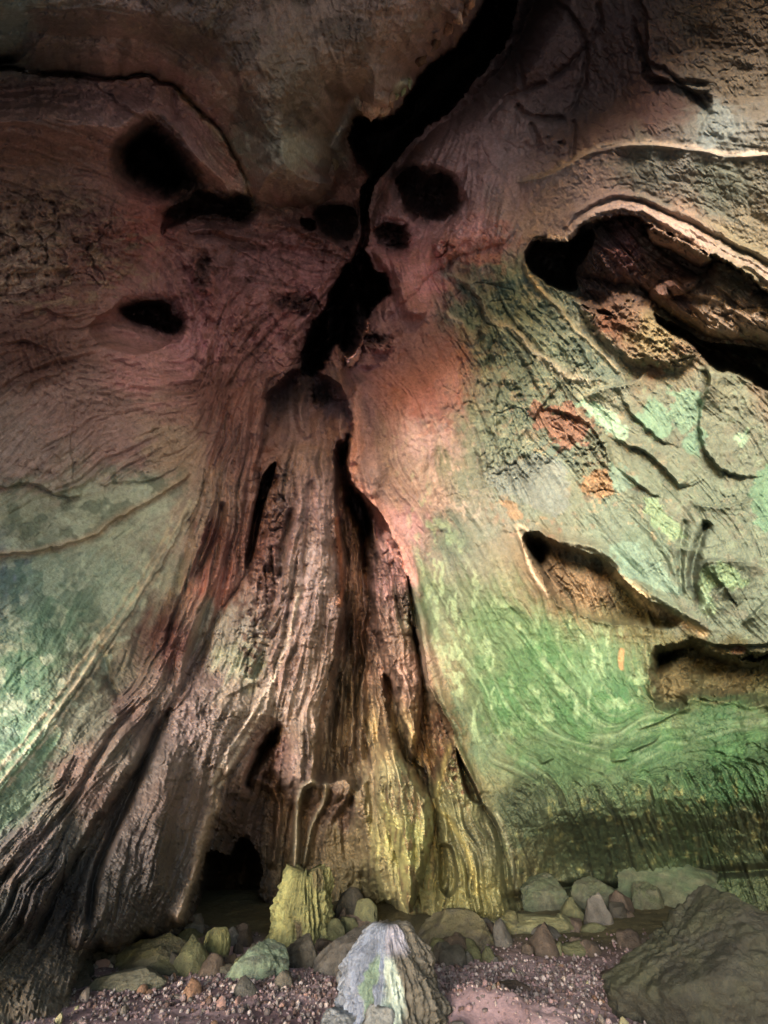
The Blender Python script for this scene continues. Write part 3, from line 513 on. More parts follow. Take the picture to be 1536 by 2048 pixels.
spots([(1040,1620),(1600,1560),(1600,1730),(1300,1760),(1050,1780)], (116,124,62), 11, .3, .6, 210, (1,1.4))
spots([(1040,1640),(1300,1620),(1600,1660),(1600,1740),(1050,1780)], (50,72,44), 26, .1, .5, 214)
spots([(0,380),(200,400),(330,520),(200,620),(0,620)], (172,142,110), 12, .15, .6, 218, (2.2,.8))
spots([(400,440),(700,480),(700,740),(450,760),(350,650)], (120,68,54), 16, .2, .6, 222)
spots([(760,640),(980,650),(950,860),(780,840)], (140,78,66), 18, .15, .5, 226)
spots([(490,930),(575,910),(560,1150),(520,1350),(470,1300)], (96,52,42), 10, .0, .8, 230)
spots([(540,1100),(690,1100),(640,1400),(560,1450)], (128,92,66), 13, .1, .6, 234, (.6,2))
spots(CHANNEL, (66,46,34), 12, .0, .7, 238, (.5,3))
spots([(750,1480),(870,1560),(860,1800),(800,1800)], (112,84,52), 12, .15, .7, 242, (.5,2.2))
spots([(840,1380),(930,1530),(950,1620),(880,1560)], (92,58,32), 9, .05, .85, 246)
spots([(700,330),(1000,430),(1020,520),(900,620),(780,600)], (212,138,116), 18, .1, .6, 250)
spots([(0,960),(380,940),(250,1050),(0,1120)], (92,112,92), 26, .1, .6, 254)
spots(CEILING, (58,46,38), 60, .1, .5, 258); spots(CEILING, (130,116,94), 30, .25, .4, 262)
spots([(280,1370),(460,1370),(430,1500),(330,1500)], (84,58,44), 8, .3, .8, 266); spots([(1060,560),(1260,740),(1200,760),(1100,700)], (78,92,90), 14, .1, .6, 270, (.7,2))
# veins, and lit ceiling rims painted pale
for dx in (0, 14, -14): stroke([(388+dx,985),(300+dx,1150),(200+dx*1.2,1300),(100+dx*1.4,1440),(-20+dx*1.4,1590)], (214,200,162), 2.6, .7, 1 if dx == 0 else 2, 3 if dx == 0 else 5)
stroke(EDGE_L, (206,172,136), 9, .6, 2); stroke(VEIN, (214,194,162), 5, .9, 2, 3); stroke([(x + 16, y + 5) for x, y in VEIN[3:]], (222,202,170), 4, .85)
stroke(ROPE, (176,150,112), 9, .75, 2, 4)
stroke([(630,1560),(604,1580),(594,1640),(590,1740)], (200,190,150), 5, .85); stroke([(650,1560),(648,1600),(622,1660),(608,1740)], (170,165,130), 4, .7)
stroke([(500,1555),(540,1572),(556,1610),(552,1680)], (160,125,100), 4, .6)
stroke(VR1, CREAM, 9, .8, 2, 5); stroke([(890,620),(930,660),(945,690)], CREAM, 6, .8, 2); stroke(BIGV, (170,160,138), 6, .7, 2, 3)
stroke(RIM, (206,188,134), 5, .8, 2, 3); stroke([(1480,310),(1536,303),(1600,300)], (190,182,158), 5, .7, 2, 3)
stroke([(1120,480),(1150,450),(1190,425),(1225,412),(1290,418),(1400,478),(1480,520),(1600,580)], (176,160,146), 11, .6, 2, 9)
stroke([(1060,1062),(1036,1050),(1036,1066),(1046,1090),(1062,1140),(1100,1200)], (222,196,150), 4, .8)
stroke([(1225,1140),(1260,1170),(1300,1215),(1360,1240),(1420,1270)], (226,202,140), 8, .85, 2)
stroke([(672,1030),(679,1100),(683,1180),(676,1215)], (196,120,62), 5, .9); stroke([(905,1470),(930,1525),(958,1590)], (190,170,110), 4, .7)
stroke([(350,175),(400,226),(462,300),(496,372),(508,430)], (232,206,160), 6, .85); stroke([(440,280),(480,350)], (205,122,78), 10, .6, 2, 4)  # first stroke paints the lit rim of the ceiling edge into the colour
stroke([(668,300),(684,250),(704,212),(722,200)], (214,224,214), 9, .8, 2); stroke([(790,190),(800,170),(826,158)], (206,214,176), 7, .9); stroke([(735,225),(760,215),(780,212)], (222,190,166), 14, .8)  # first stroke paints in the lit rim beside the upper crack
stroke([(905,1480),(870,1600),(900,1640),(940,1720),(955,1800)], (190,180,80), 5, .6); stroke([(990,1620),(1020,1700),(1035,1790)], (160,165,120), 3, .5)
stroke([(712,760),(714,880),(704,960),(740,1000),(790,1080),(825,1180)], (226,160,138), 13, .7, 2, 5)
for q_, c_ in enumerate(((104,126,106), (92,120,98))): paint([(890,545),(1060,560),(1250,760),(1400,740),(1600,860),(1600,1280),(1380,1250),(1050,1040),(950,1060),(935,800)], c_, 50, .38, 2, 90, 46 + 30 * q_, 290 + q_)
# mint and ochre patches with outlines of their own
MINTC = (([(1270,835),(1300,805),(1330,810),(1345,840),(1340,870),(1315,875),(1290,860)],(94,138,108)),([(1345,800),(1370,778),(1400,785),(1405,820),(1385,860),(1360,868),(1345,840)],(98,140,110)),
  ([(1335,785),(1355,778),(1368,790),(1350,798)],(98,140,110)),([(1372,880),(1395,862),(1410,870),(1405,905),(1380,908)],(94,138,108)),([(1468,868),(1490,862),(1496,880),(1478,892)],(118,156,122)),
  ([(1214,935),(1240,930),(1270,960),(1262,978),(1225,976)],(106,140,116)),([(1292,1000),(1315,995),(1335,1030),(1365,1050),(1362,1080),(1330,1070),(1300,1040)],(108,142,100)),
  ([(1400,1150),(1440,1130),(1490,1160),(1480,1178),(1430,1175),(1410,1195)],(106,142,98)),([(1400,1175),(1420,1190),(1428,1225),(1400,1215)],(124,160,118)),([(1160,800),(1230,830),(1250,865),(1238,875),(1190,850),(1180,862),(1160,840)],(128,172,138)),
  ([(1225,1090),(1270,1090),(1320,1140),(1358,1180),(1340,1192),(1280,1165),(1240,1140)],(104,140,116)),([(1400,230),(1430,205),(1460,225),(1470,255),(1440,295),(1400,290)],(104,122,118)),
  ([(970,960),(1010,930),(1080,905),(1130,930),(1135,1000),(1100,1030),(1040,1000)],(108,124,112)),([(1500,960),(1560,930),(1600,1020),(1520,1060)],(80,124,92)))
MINT = [p for p, c in MINTC]
OCHRE = [[(1168,960),(1190,930),(1215,940),(1222,985),(1200,995),(1172,985)], [(1000,1000),(1030,1010),(1045,1040),(1020,1035)], [(1058,815),(1100,812),(1170,825),(1175,870),(1140,900),(1100,870),(1070,860)]]
for P_, c_ in MINTC:
    paint(P_, c_, 7, .92, 2, 13, 11)
paint([(1168,960),(1190,930),(1215,940),(1222,985),(1200,995),(1172,985)], (158,124,76), 4, .8, 2, 14); paint([(1000,1000),(1030,1010),(1045,1040),(1020,1035)], (150,122,80), 4, .75, 2, 12)
paint([(1058,815),(1100,812),(1170,825),(1175,870),(1140,900),(1100,870),(1070,860)], (140,90,66), 5, .7, 2, 26); paint([(885,480),(1000,470),(1008,500),(985,525),(900,520)], (208,124,98), 10, .6, 2, 8)
paint([(790,640),(900,650),(945,700),(940,790),(880,830),(800,830),(760,780)], (172,108,94), 40, .4, 2, 15); paint([(1236,1300),(1248,1300),(1250,1335),(1240,1335)], (180,130,66), 6, .7)
paint([(250,1420),(300,1330),(310,1400),(240,1480),(120,1650),(0,1800),(-40,1800),(-40,1740),(60,1640),(160,1500)], (120,100,88), 20, .4)
# grain in the colour
T *= (1 - .4 * np.clip(A, 0, 1) * sstep((-G2 - .8) / .8))[..., None]
T *= (1 + A * (0.11 * np.clip(G2, -2, 2) + 0.07 * np.clip(G1, -2, 2)) + B * 0.16 * L3 + .10 * fbm(X / 28, Y / 28, 3, 280))[..., None]
GREEN = rmask([(820,1080),(960,1100),(1080,1180),(1300,1280),(1320,1430),(1500,1440),(1700,1420),(1700,1560),(1100,1560),(960,1560),(900,1420),(850,1250)], 90)
k_ = (GREEN * sstep((.6 * G3 + .6 * G2 - .1) / 1.6) * .2)[..., None]; T = T * (1 - k_) + k_ * lin((176,204,150)).astype(f32) * .8
k_ = (GREEN * sstep((-.7 * G3 - .3 * G2 - .2) / 1.2) * .35)[..., None]; T = T * (1 - k_) + k_ * lin((58,98,52)).astype(f32)
THm = np.clip(B + .2, 0, 1)
k_ = (TM1 * THm * .32)[..., None]; T = T * (1 - k_) + k_ * np.minimum(T * 1.9, .8)
k_ = (TM2 * THm * .45)[..., None]; T = T * (1 - k_) + k_ * T * .35
m_ = (rmask(COLUMN, 60) * .3)[..., None]; T = T * (1 - m_) + m_ * T.mean(-1, keepdims=True)
# shade inside hollows, cracks and the alcove painted on as black, with ragged bounds
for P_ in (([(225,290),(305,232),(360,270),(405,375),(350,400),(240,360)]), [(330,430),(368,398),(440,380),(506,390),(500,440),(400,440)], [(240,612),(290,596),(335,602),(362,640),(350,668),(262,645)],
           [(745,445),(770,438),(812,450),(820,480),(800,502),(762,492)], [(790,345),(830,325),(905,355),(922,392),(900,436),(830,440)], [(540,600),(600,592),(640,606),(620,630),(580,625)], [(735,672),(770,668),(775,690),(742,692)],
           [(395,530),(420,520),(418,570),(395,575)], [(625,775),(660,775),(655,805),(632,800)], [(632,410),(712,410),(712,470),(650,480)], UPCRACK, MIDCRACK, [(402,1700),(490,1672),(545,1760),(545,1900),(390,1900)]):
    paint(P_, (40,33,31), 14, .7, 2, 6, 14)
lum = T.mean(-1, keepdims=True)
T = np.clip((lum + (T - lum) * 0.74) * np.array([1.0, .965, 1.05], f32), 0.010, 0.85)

# ------------------------------------------------------------------ regions -> objects
LAB = np.zeros((NY, NX), np.int8)
regs = [("cave_wall", None),                       # 0 everything left over: upper left
        ("cave_ceiling", CEILING), ("cave_ceiling", RIGHT_CEIL), ("cave_wall", LEFT_LOW), ("flowstone_buttress", BUTTRESS), ("rock_ridge", PINK_STRIP),
        ("cave_wall", None), ("cave_wall", LEDGE_WALL), ("wall_alcove", ALCOVE), ("flowstone_column", COLUMN), ("wall_arch", ARCH), ("wall_channel", CHANNEL),
        ("rock_rib", SUBCOL), ("flowstone_drapery", DRAPE_A), ("flowstone_drapery", DRAPE_B), ("wall_hollow", HOLLOW), ("rock_ledge", LEDGE_IN), ("rock_mass", MASS_IN), ("rock_slab", SLAB), ("rock_shelf", SHELF),
        ("wall_window", WINDOW), ("wall_cavity", CAVITY), ("chimney_crack", UPCRACK), ("chimney_crack", MIDCRACK)]
RIGHT_WALL = [(700,720),(722,690),(732,640),(760,610),(782,590),(776,562),(748,540),(735,500),(730,440),(760,350),(850,290),(940,240),(1000,120),(6000,-100),(6000,3000),(1000,2400),(1030,1850),(960,1850),(900,1450),(850,1330),(790,1090),(735,1000),(702,955),(706,820)]
order = [6, 2, 1, 3, 5, 4, 7, 8, 9, 10, 11, 12, 13, 14, 15, 17, 16, 18, 19, 20, 21, 22, 23]
for k in order:
    poly = RIGHT_WALL if k == 6 else regs[k][1]
    p = spline(poly, 4, True); s = box(p, 30); px, py = warped(s, 2 if k not in (20, 21, 10, 11) else 1)
    L_ = LAB[s]; L_[sdf(p, px, py) > 0] = k
H *= D0 / 11.0                         # apparent relief stays even on the far parts of the dome
PARTS = []
def part_line(name, line, w, lab, label=None, rag=1):
    p = spline(line, 5); s = box(p, w + 10); px, py = warped(s, rag); d, sg, t = linedist(p, px, py); m = np.zeros((NY, NX), bool); m[s] = (d < w) & (t > .01) & (t < .99); PARTS.append((name, m, lab, label))
def part_poly(name, poly, lab, label=None, seed=None):
    p = spline(poly, 4, True); s = box(p, 30); px, py = warped(s, 2); d = sdf(p, px, py)
    if seed is not None: d = d + 7 * fbm(X[s] / 14, Y[s] / 14, 3, 150)
    m = np.zeros((NY, NX), bool); m[s] = d > 0; PARTS.append((name, m, lab, label))
part_line("mineral_vein", VEIN, 6, 9, "winding cream vein"); part_line("rope_rib", ROPE, 13, 9, "rough speckled cream rib", 2)
for L_ in ([(630,1560),(604,1580),(594,1640),(590,1740)], [(650,1560),(648,1600),(622,1660),(608,1740)], [(500,1555),(540,1572),(556,1610),(552,1680),(545,1740)]): part_line("hanging_rib", L_, 6, 8)
part_line("mineral_vein", [(388,985),(300,1150),(200,1300),(100,1440),(-20,1590)], 18, 3); part_line("mineral_vein", EDGE_L, 10, 3, "pinkish vein")
part_line("mineral_vein", VR1, 9, 6); part_line("mineral_vein", BIGV, 7, 2); part_line("hollow_rim", RIM, 5, 6, "thin yellow rim")
part_line("orange_seam", [(672,1030),(679,1100),(683,1180),(676,1215)], 5, 11)
part_poly("rock_knob", [(705,925),(735,918),(770,930),(780,965),(760,990),(725,985),(706,965)], 6, "pink rounded knob beside the dark channel")
for P_ in MINT: part_poly("mineral_patch", P_, 6, None, 1)
for P_ in OCHRE: part_poly("ochre_patch", P_, 6, None, 1)
for j, (nm_, m, lab, lb_) in enumerate(PARTS):
    LAB[m & (LAB == lab)] = 40 + j
P3 = (EYE + DIR * (D0 - H)[..., None]).astype(f32)

# ------------------------------------------------------------------ materials
def rock_material(name, rough=0.72, bump=0.5, spec=0.35, scale=9.0):
    m = bpy.data.materials.new(name); m.use_nodes = True; n = m.node_tree.nodes; l = m.node_tree.links; b = n["Principled BSDF"]
    at = n.new("ShaderNodeAttribute"); at.attribute_name = "mineral_and_light"
    co = n.new("ShaderNodeTexCoord")
    n1 = n.new("ShaderNodeTexNoise"); n1.inputs["Scale"].default_value = scale; n1.inputs["Detail"].default_value = 8; n1.inputs["Roughness"].default_value = .65
    n2 = n.new("ShaderNodeTexNoise"); n2.inputs["Scale"].default_value = scale * 5; n2.inputs["Detail"].default_value = 5; n2.inputs["Roughness"].default_value = .7
    l.new(co.outputs["Object"], n1.inputs["Vector"]); l.new(co.outputs["Object"], n2.inputs["Vector"])
    r1 = n.new("ShaderNodeMapRange"); r1.inputs[1].default_value = .3; r1.inputs[2].default_value = .7; r1.inputs[3].default_value = .72; r1.inputs[4].default_value = 1.25
    r2 = n.new("ShaderNodeMapRange"); r2.inputs[1].default_value = .3; r2.inputs[2].default_value = .7; r2.inputs[3].default_value = .78; r2.inputs[4].default_value = 1.2
    l.new(n1.outputs[0], r1.inputs[0]); l.new(n2.outputs[0], r2.inputs[0])
    mu = n.new("ShaderNodeMath"); mu.operation = 'MULTIPLY'; l.new(r1.outputs[0], mu.inputs[0]); l.new(r2.outputs[0], mu.inputs[1])
    vm = n.new("ShaderNodeVectorMath"); vm.operation = 'SCALE'; l.new(at.outputs["Color"], vm.inputs[0]); l.new(mu.outputs[0], vm.inputs["Scale"])
    l.new(vm.outputs[0], b.inputs["Base Color"])
    rr = n.new("ShaderNodeMapRange"); rr.inputs[3].default_value = rough - .16; rr.inputs[4].default_value = rough + .16; l.new(n1.outputs[0], rr.inputs[0]); l.new(rr.outputs[0], b.inputs["Roughness"])
    b.inputs["Specular IOR Level"].default_value = spec
    ad = n.new("ShaderNodeMath"); ad.operation = 'MULTIPLY_ADD'; l.new(n2.outputs[0], ad.inputs[0]); ad.inputs[1].default_value = .3; l.new(n1.outputs[0], ad.inputs[2])
    bp = n.new("ShaderNodeBump"); bp.inputs["Strength"].default_value = bump; bp.inputs["Distance"].default_value = .05; l.new(ad.outputs[0], bp.inputs["Height"]); l.new(bp.outputs[0], b.inputs["Normal"])
    return m
M_WALL = rock_material("cave_limestone"); M_WET = rock_material("wet_flowstone", .55, .4, .5); M_ROCK = rock_material("boulder_limestone", .75, 1.0, .35, 9)
M_SOIL = rock_material("cave_soil", .85, .6, .2, 5)

def mesh_from(name, V, F, C, mat, parent=None, smooth=True):
    me = bpy.data.meshes.new(name)
    me.vertices.add(len(V)); me.vertices.foreach_set("co", np.ascontiguousarray(V, f32).ravel())
    k = F.shape[1]
    me.loops.add(F.size); me.loops.foreach_set("vertex_index", np.ascontiguousarray(F, np.int32).ravel())
    me.polygons.add(len(F)); me.polygons.foreach_set("loop_start", np.arange(0, F.size, k, dtype=np.int32))
    me.polygons.foreach_set("loop_total", np.full(len(F), k, np.int32))
    me.update(calc_edges=True)
    if C is not None:
        a = me.color_attributes.new("mineral_and_light", 'FLOAT_COLOR', 'POINT')
        C4 = np.ones((len(V), 4), f32); C4[:, :3] = C; a.data.foreach_set("color", C4.ravel())
    if smooth: me.polygons.foreach_set("use_smooth", np.ones(len(F), bool))
    me.materials.append(mat)
    o = bpy.data.objects.new(name, me); col.objects.link(o)
    if parent: o.parent = parent
    return o
def tag(o, label=None, cat=None, kind=None, group=None):
    if label: o["label"] = label
    if cat: o["category"] = cat
    if kind: o["kind"] = kind
    if group: o["group"] = group
    return o

idx = np.arange(NY * NX, dtype=np.int32).reshape(NY, NX)
quad = np.stack([idx[:-1, :-1], idx[1:, :-1], idx[1:, 1:], idx[:-1, 1:]], -1).reshape(-1, 4)
ql = LAB[:-1, :-1].ravel()
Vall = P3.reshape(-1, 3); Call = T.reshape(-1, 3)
# smooth normals over the whole sheet so that neighbouring formations meet without a seam
dx_ = np.gradient(P3, axis=1); dy_ = np.gradient(P3, axis=0)
NRM = np.cross(dy_, dx_); NRM /= np.linalg.norm(NRM, axis=-1, keepdims=True) + 1e-9
NRM = NRM.reshape(-1, 3).astype(f32)
if (NRM * DIR.reshape(-1, 3)).sum(-1).mean() > 0: NRM = -NRM
LABELS = {0: ("cave_wall", "reddish brown rock wall with black hollows in the upper left, under the ridge", None, "structure"),
 1: ("cave_ceiling", "dark brown hanging ceiling mass with a lit greenish lower rim", None, "structure"),
 2: ("cave_ceiling", "dim brown cracked ceiling above the pale vein on the right", None, "structure"),
 3: ("cave_wall", "smooth grey green wall with pale diagonal veins at the lower left", None, "structure"),
 6: ("cave_wall", "long right wall, pink beside the crack and bright green lower down", None, "structure"),
 7: ("cave_wall", "dark green undercut wall base with leaning rills above the boulders", None, "structure"),
 4: ("flowstone_buttress", "long dark red fluted buttress sweeping from the arch down to the lower left", "buttress", None),
 5: ("rock_ridge", "pink rock ridge along the lower rim of the hanging ceiling mass", "rock ridge", None),
 8: ("wall_alcove", "dark alcove with thin hanging ribs behind the yellow green stump", "alcove", None),
 9: ("flowstone_column", "broad brown column with a winding cream vein in the middle of the wall", "column", None),
 10: ("wall_arch", "shadowed purplish arch recess above the head of the brown column", "recess", None),
 11: ("wall_channel", "deep fluted dark channel between the brown column and the right wall", "channel", None),
 12: ("rock_rib", "narrow gnarled pinkish rib standing inside the dark channel", "rib", None),
 13: ("flowstone_drapery", "yellow green drapery with a pointed foot, directly below the dark channel", "drapery", None),
 14: ("flowstone_drapery", "ochre topped green drapery with a black slit along its right edge", "drapery", None),
 15: ("wall_hollow", "large hollow with a black mouth under the layered arch in the upper right", "hollow", None),
 16: ("rock_ledge", "cream and brown knobbly ledge at the far right inside the large hollow", "ledge", None),
 17: ("rock_mass", "smooth pink rock bulge inside the large upper right hollow", "rock", None),
 18: ("rock_slab", "smooth tan slab tucked beneath the layered arch rim", "slab", None),
 19: ("rock_shelf", "lichen yellow shelf hanging at the lower edge of the large hollow", "shelf", None),
 20: ("wall_window", "slanting ochre lined opening in the middle of the green right wall", "opening", None),
 21: ("wall_cavity", "olive cavity with a ragged upper lip at the right edge of the green wall", "cavity", None),
 22: ("chimney_crack", "black chimney crack running beside the hanging ceiling mass", "crack", None),
 23: ("chimney_crack", "jagged black crack above the arch at the meeting point of the ribs", "crack", None)}
LABELS.update({40 + j: (p[0], p[3], None, 'part') for j, p in enumerate(PARTS)}); WALLOBJ = {}
for k, (nm, lb, ct, kd) in LABELS.items():
    q = quad[ql == k]
    if len(q) == 0: continue
    u, inv = np.unique(q, return_inverse=True)
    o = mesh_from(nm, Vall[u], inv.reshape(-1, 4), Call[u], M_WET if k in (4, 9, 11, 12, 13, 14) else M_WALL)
    o.data.normals_split_custom_set_from_vertices(NRM[u].tolist())
    WALLOBJ[k] = o
    if kd == 'part':
        o.parent = WALLOBJ[PARTS[k - 40][2]]; tag(o, lb)
    else: tag(o, lb, ct, kd)
bpy_seg_done = True

# unseen rough shell added behind the survey station to shape the light, open towards the cave mouth
def shell():
    nu, nv = 96, 48
    th = np.linspace(-math.pi, math.pi, nu + 1); ph = np.linspace(-0.25, math.pi / 2 - .02, nv + 1)
    TH, PH = np.meshgrid(th, ph)
    d = np.stack([np.sin(TH) * np.cos(PH), np.cos(TH) * np.cos(PH), np.sin(PH)], -1)
    D = dome(d) * 1.06 + .5 * fbm(TH * 4 + 9, PH * 4 + 3, 4, 300)
    V = (EYE + d * D[..., None]).reshape(-1, 3)
    ii = np.arange((nu + 1) * (nv + 1)).reshape(nv + 1, nu + 1)
    F = np.stack([ii[:-1, :-1], ii[:-1, 1:], ii[1:, 1:], ii[1:, :-1]], -1).reshape(-1, 4)
    dm = d.reshape(-1, 3)[F].mean(1)
    ax = np.array([0, cp, sp])
    a_axis = np.degrees(np.arccos(np.clip(dm @ ax, -1, 1)))
    az = np.degrees(np.arctan2(dm[:, 0], dm[:, 1])) % 360; el = np.degrees(np.arcsin(dm[:, 2]))
    mouth = (az > 102) & (az < 262) & (el < 68 + 5 * np.sin(az / 7)) 
    F = F[(a_axis > 58) & ~mouth]
    C = np.tile(lin((120, 105, 88)).astype(f32), (len(V), 1)) * (1 + .25 * fbm(V[:, 0], V[:, 1] + V[:, 2], 3, 310))[:, None]
    o = mesh_from("cave_wall", V, F, C, M_WALL); tag(o, "unseen rough brown rear shell added to shape light from the cave mouth", None, "structure")  # shares the wall name, but is the added unseen shell that shapes the light
shell()

# ------------------------------------------------------------------ floor
def floor_z(x, y):
    r = np.hypot((x - CEN[0]) / RAD[0], (y - CEN[1]) / RAD[1])
    z = 0.07 * fbm(x / 1.3 + 5, y / 1.3, 3, 320) + 0.12 * sstep((r - .7) / .3)
    z = z + 0.16 * np.exp(-((x - .9) / .5) ** 2 - ((y - 5.9) / .25) ** 2) - .12 * np.exp(-((x - 1.0) / .5) ** 2 - ((y - 5.35) / .22) ** 2)
    return z
def at(px, py, z=0.0):
    """where the bearing through a survey unit meets the floor at height z"""
    d = rays(np.array([float(px)]), np.array([float(py)]))[0]
    t = (z - EYE[2]) / d[2]
    return EYE + d * t
def unit(p):
    """metres per survey unit at a place"""
    return float((p - EYE) @ np.array([0, cp, sp])) / FPX
fx = np.concatenate([np.linspace(-60, -9, 14), np.arange(-8.6, 8.7, .05), np.linspace(9, 60, 14)])
fy = np.concatenate([np.linspace(-80, -6, 14), np.arange(-5, 3, .4), np.arange(3.2, 12.5, .035)])
FX, FY = np.meshgrid(fx, fy)
FZ = floor_z(FX, FY) + .02 * fbm(FX / .16, FY / .16, 4, 330, ridged=True) + .012 * fbm(FX / .05, FY / .05, 2, 335)
fi = np.arange(FX.size).reshape(FX.shape)
FF = np.stack([fi[:-1, :-1], fi[:-1, 1:], fi[1:, 1:], fi[1:, :-1]], -1).reshape(-1, 4)
base = lin((152, 132, 138)); c2 = lin((104, 86, 92)); k = sstep(fbm(FX / .9, FY / .9, 4, 340) * 1.2 + .5)[..., None]
FC = base * k + c2 * (1 - k)
g = sstep((FY - 7.3 + .5 * fbm(FX, FY, 3, 345)) / 1.4)[..., None]; FC = FC * (1 - g) + lin((70, 66, 48)) * g; g = sstep((2.0 - FY) / 2)[..., None]; FC = FC * (1 - g) + lin((205, 200, 190)) * g  # unseen ground behind the camera made pale to bounce light upwards
fl = mesh_from("cave_floor", np.stack([FX, FY, FZ], -1).reshape(-1, 3), FF, FC.reshape(-1, 3), M_SOIL); tag(fl, "pinkish brown gravelly cave floor", None, "structure")

# ------------------------------------------------------------------ rocks
import bmesh
def ico(sub):
    bm = bmesh.new(); bmesh.ops.create_icosphere(bm, subdivisions=sub, radius=1)
    V = np.array([v.co[:] for v in bm.verts]); F = np.array([[v.index for v in f.verts] for f in bm.faces]); bm.free(); return V, F
ICO = {s: ico(s) for s in (1, 2, 3, 5, 6)}
def n3(V, s, seed, octv=3, ridged=False):
    return (fbm(V[:, 0] * s + 3.1, V[:, 1] * s + V[:, 2] * s * .7, octv, seed, ridged) + fbm(V[:, 2] * s - 7, V[:, 0] * s * .6 - V[:, 1] * s, octv, seed + 9, ridged)) * .5
def rock(name, px, py, wpx, hpx, rgb, label, cat, seed=0, depth=.8, sub=5, cuts=9, rot=0, moss=None, streak=0, top=None, rise=0.0, group=None, lean=0.0, rough=1.0, squash=1.0):
    """a boulder: px,py = foot of its near face, wpx,hpx = apparent width and height"""
    p = at(px, py, rise); p[2] = float(floor_z(p[0], p[1])) if rise == 0 else rise; u = unit(p)
    hw = wpx * u * .5; hh = hpx * u * .76
    V, F = ICO[sub]; V = V.copy(); rs = np.random.RandomState(seed + 400)
    for c in range(cuts):                                   # broken faces
        n = rs.normal(size=3); n[2] = abs(n[2]) * .8; n /= np.linalg.norm(n); o = rs.uniform(.42, .8)
        e = V @ n - o; V -= np.where(e > 0, e, 0)[:, None] * n * .97
    rad = np.linalg.norm(V, axis=1, keepdims=True); U = V / rad
    V += U * (.10 * rough * n3(U, 2.2, seed + 1)[:, None] + .06 * rough * n3(U, 5, seed + 2, 4, True)[:, None] + .045 * rough * n3(U, 14, seed + 3, 3, True)[:, None])
    if streak:
        a = np.arctan2(V[:, 1], V[:, 0]); V[:, :2] *= (1 + streak * fbm(a * 9 + 2 * U[:, 2], U[:, 2] * 1.5, 3, seed + 5, True))[:, None]
    V[:, 0] *= hw; V[:, 1] *= hw * depth; V[:, 2] = (V[:, 2] + .55) * hh / 1.45 * squash
    V[:, 0] += V[:, 2] * lean
    c, s_ = math.cos(rot), math.sin(rot)
    if abs(rot) > 0: V[:, :2] = np.stack([V[:, 0] * c - V[:, 1] * s_, V[:, 0] * s_ + V[:, 1] * c], -1)
    C = np.tile(lin(rgb) * .5, (len(V), 1)) * (1 + .8 * n3(U, 5, seed + 6) + .5 * n3(U, 16, seed + 7))[:, None]
    if moss is not None:
        m = sstep(n3(U, 3.2, seed + 8) * 1.6 + .5 + .3 * U[:, 2])[:, None]; C = C * (1 - m) + m * lin(moss) * .5 * (1 + .6 * n3(U, 12, seed + 17))[:, None]
    if top is not None:
        m = sstep((V[:, 2] / hh - .6) / .35 + .6 * n3(U, 5, seed + 18))[:, None]; C = C * (1 - m) + m * lin(top)
    l_ = C.mean(-1, keepdims=True); C = l_ + (C - l_) * .62
    o = mesh_from(name, V, F, np.clip(C, .01, .8), M_ROCK, smooth=sub > 3)
    o.location = (p[0], p[1] + hw * depth * .7, p[2] - .02)
    tag(o, label, cat, None, group); return o
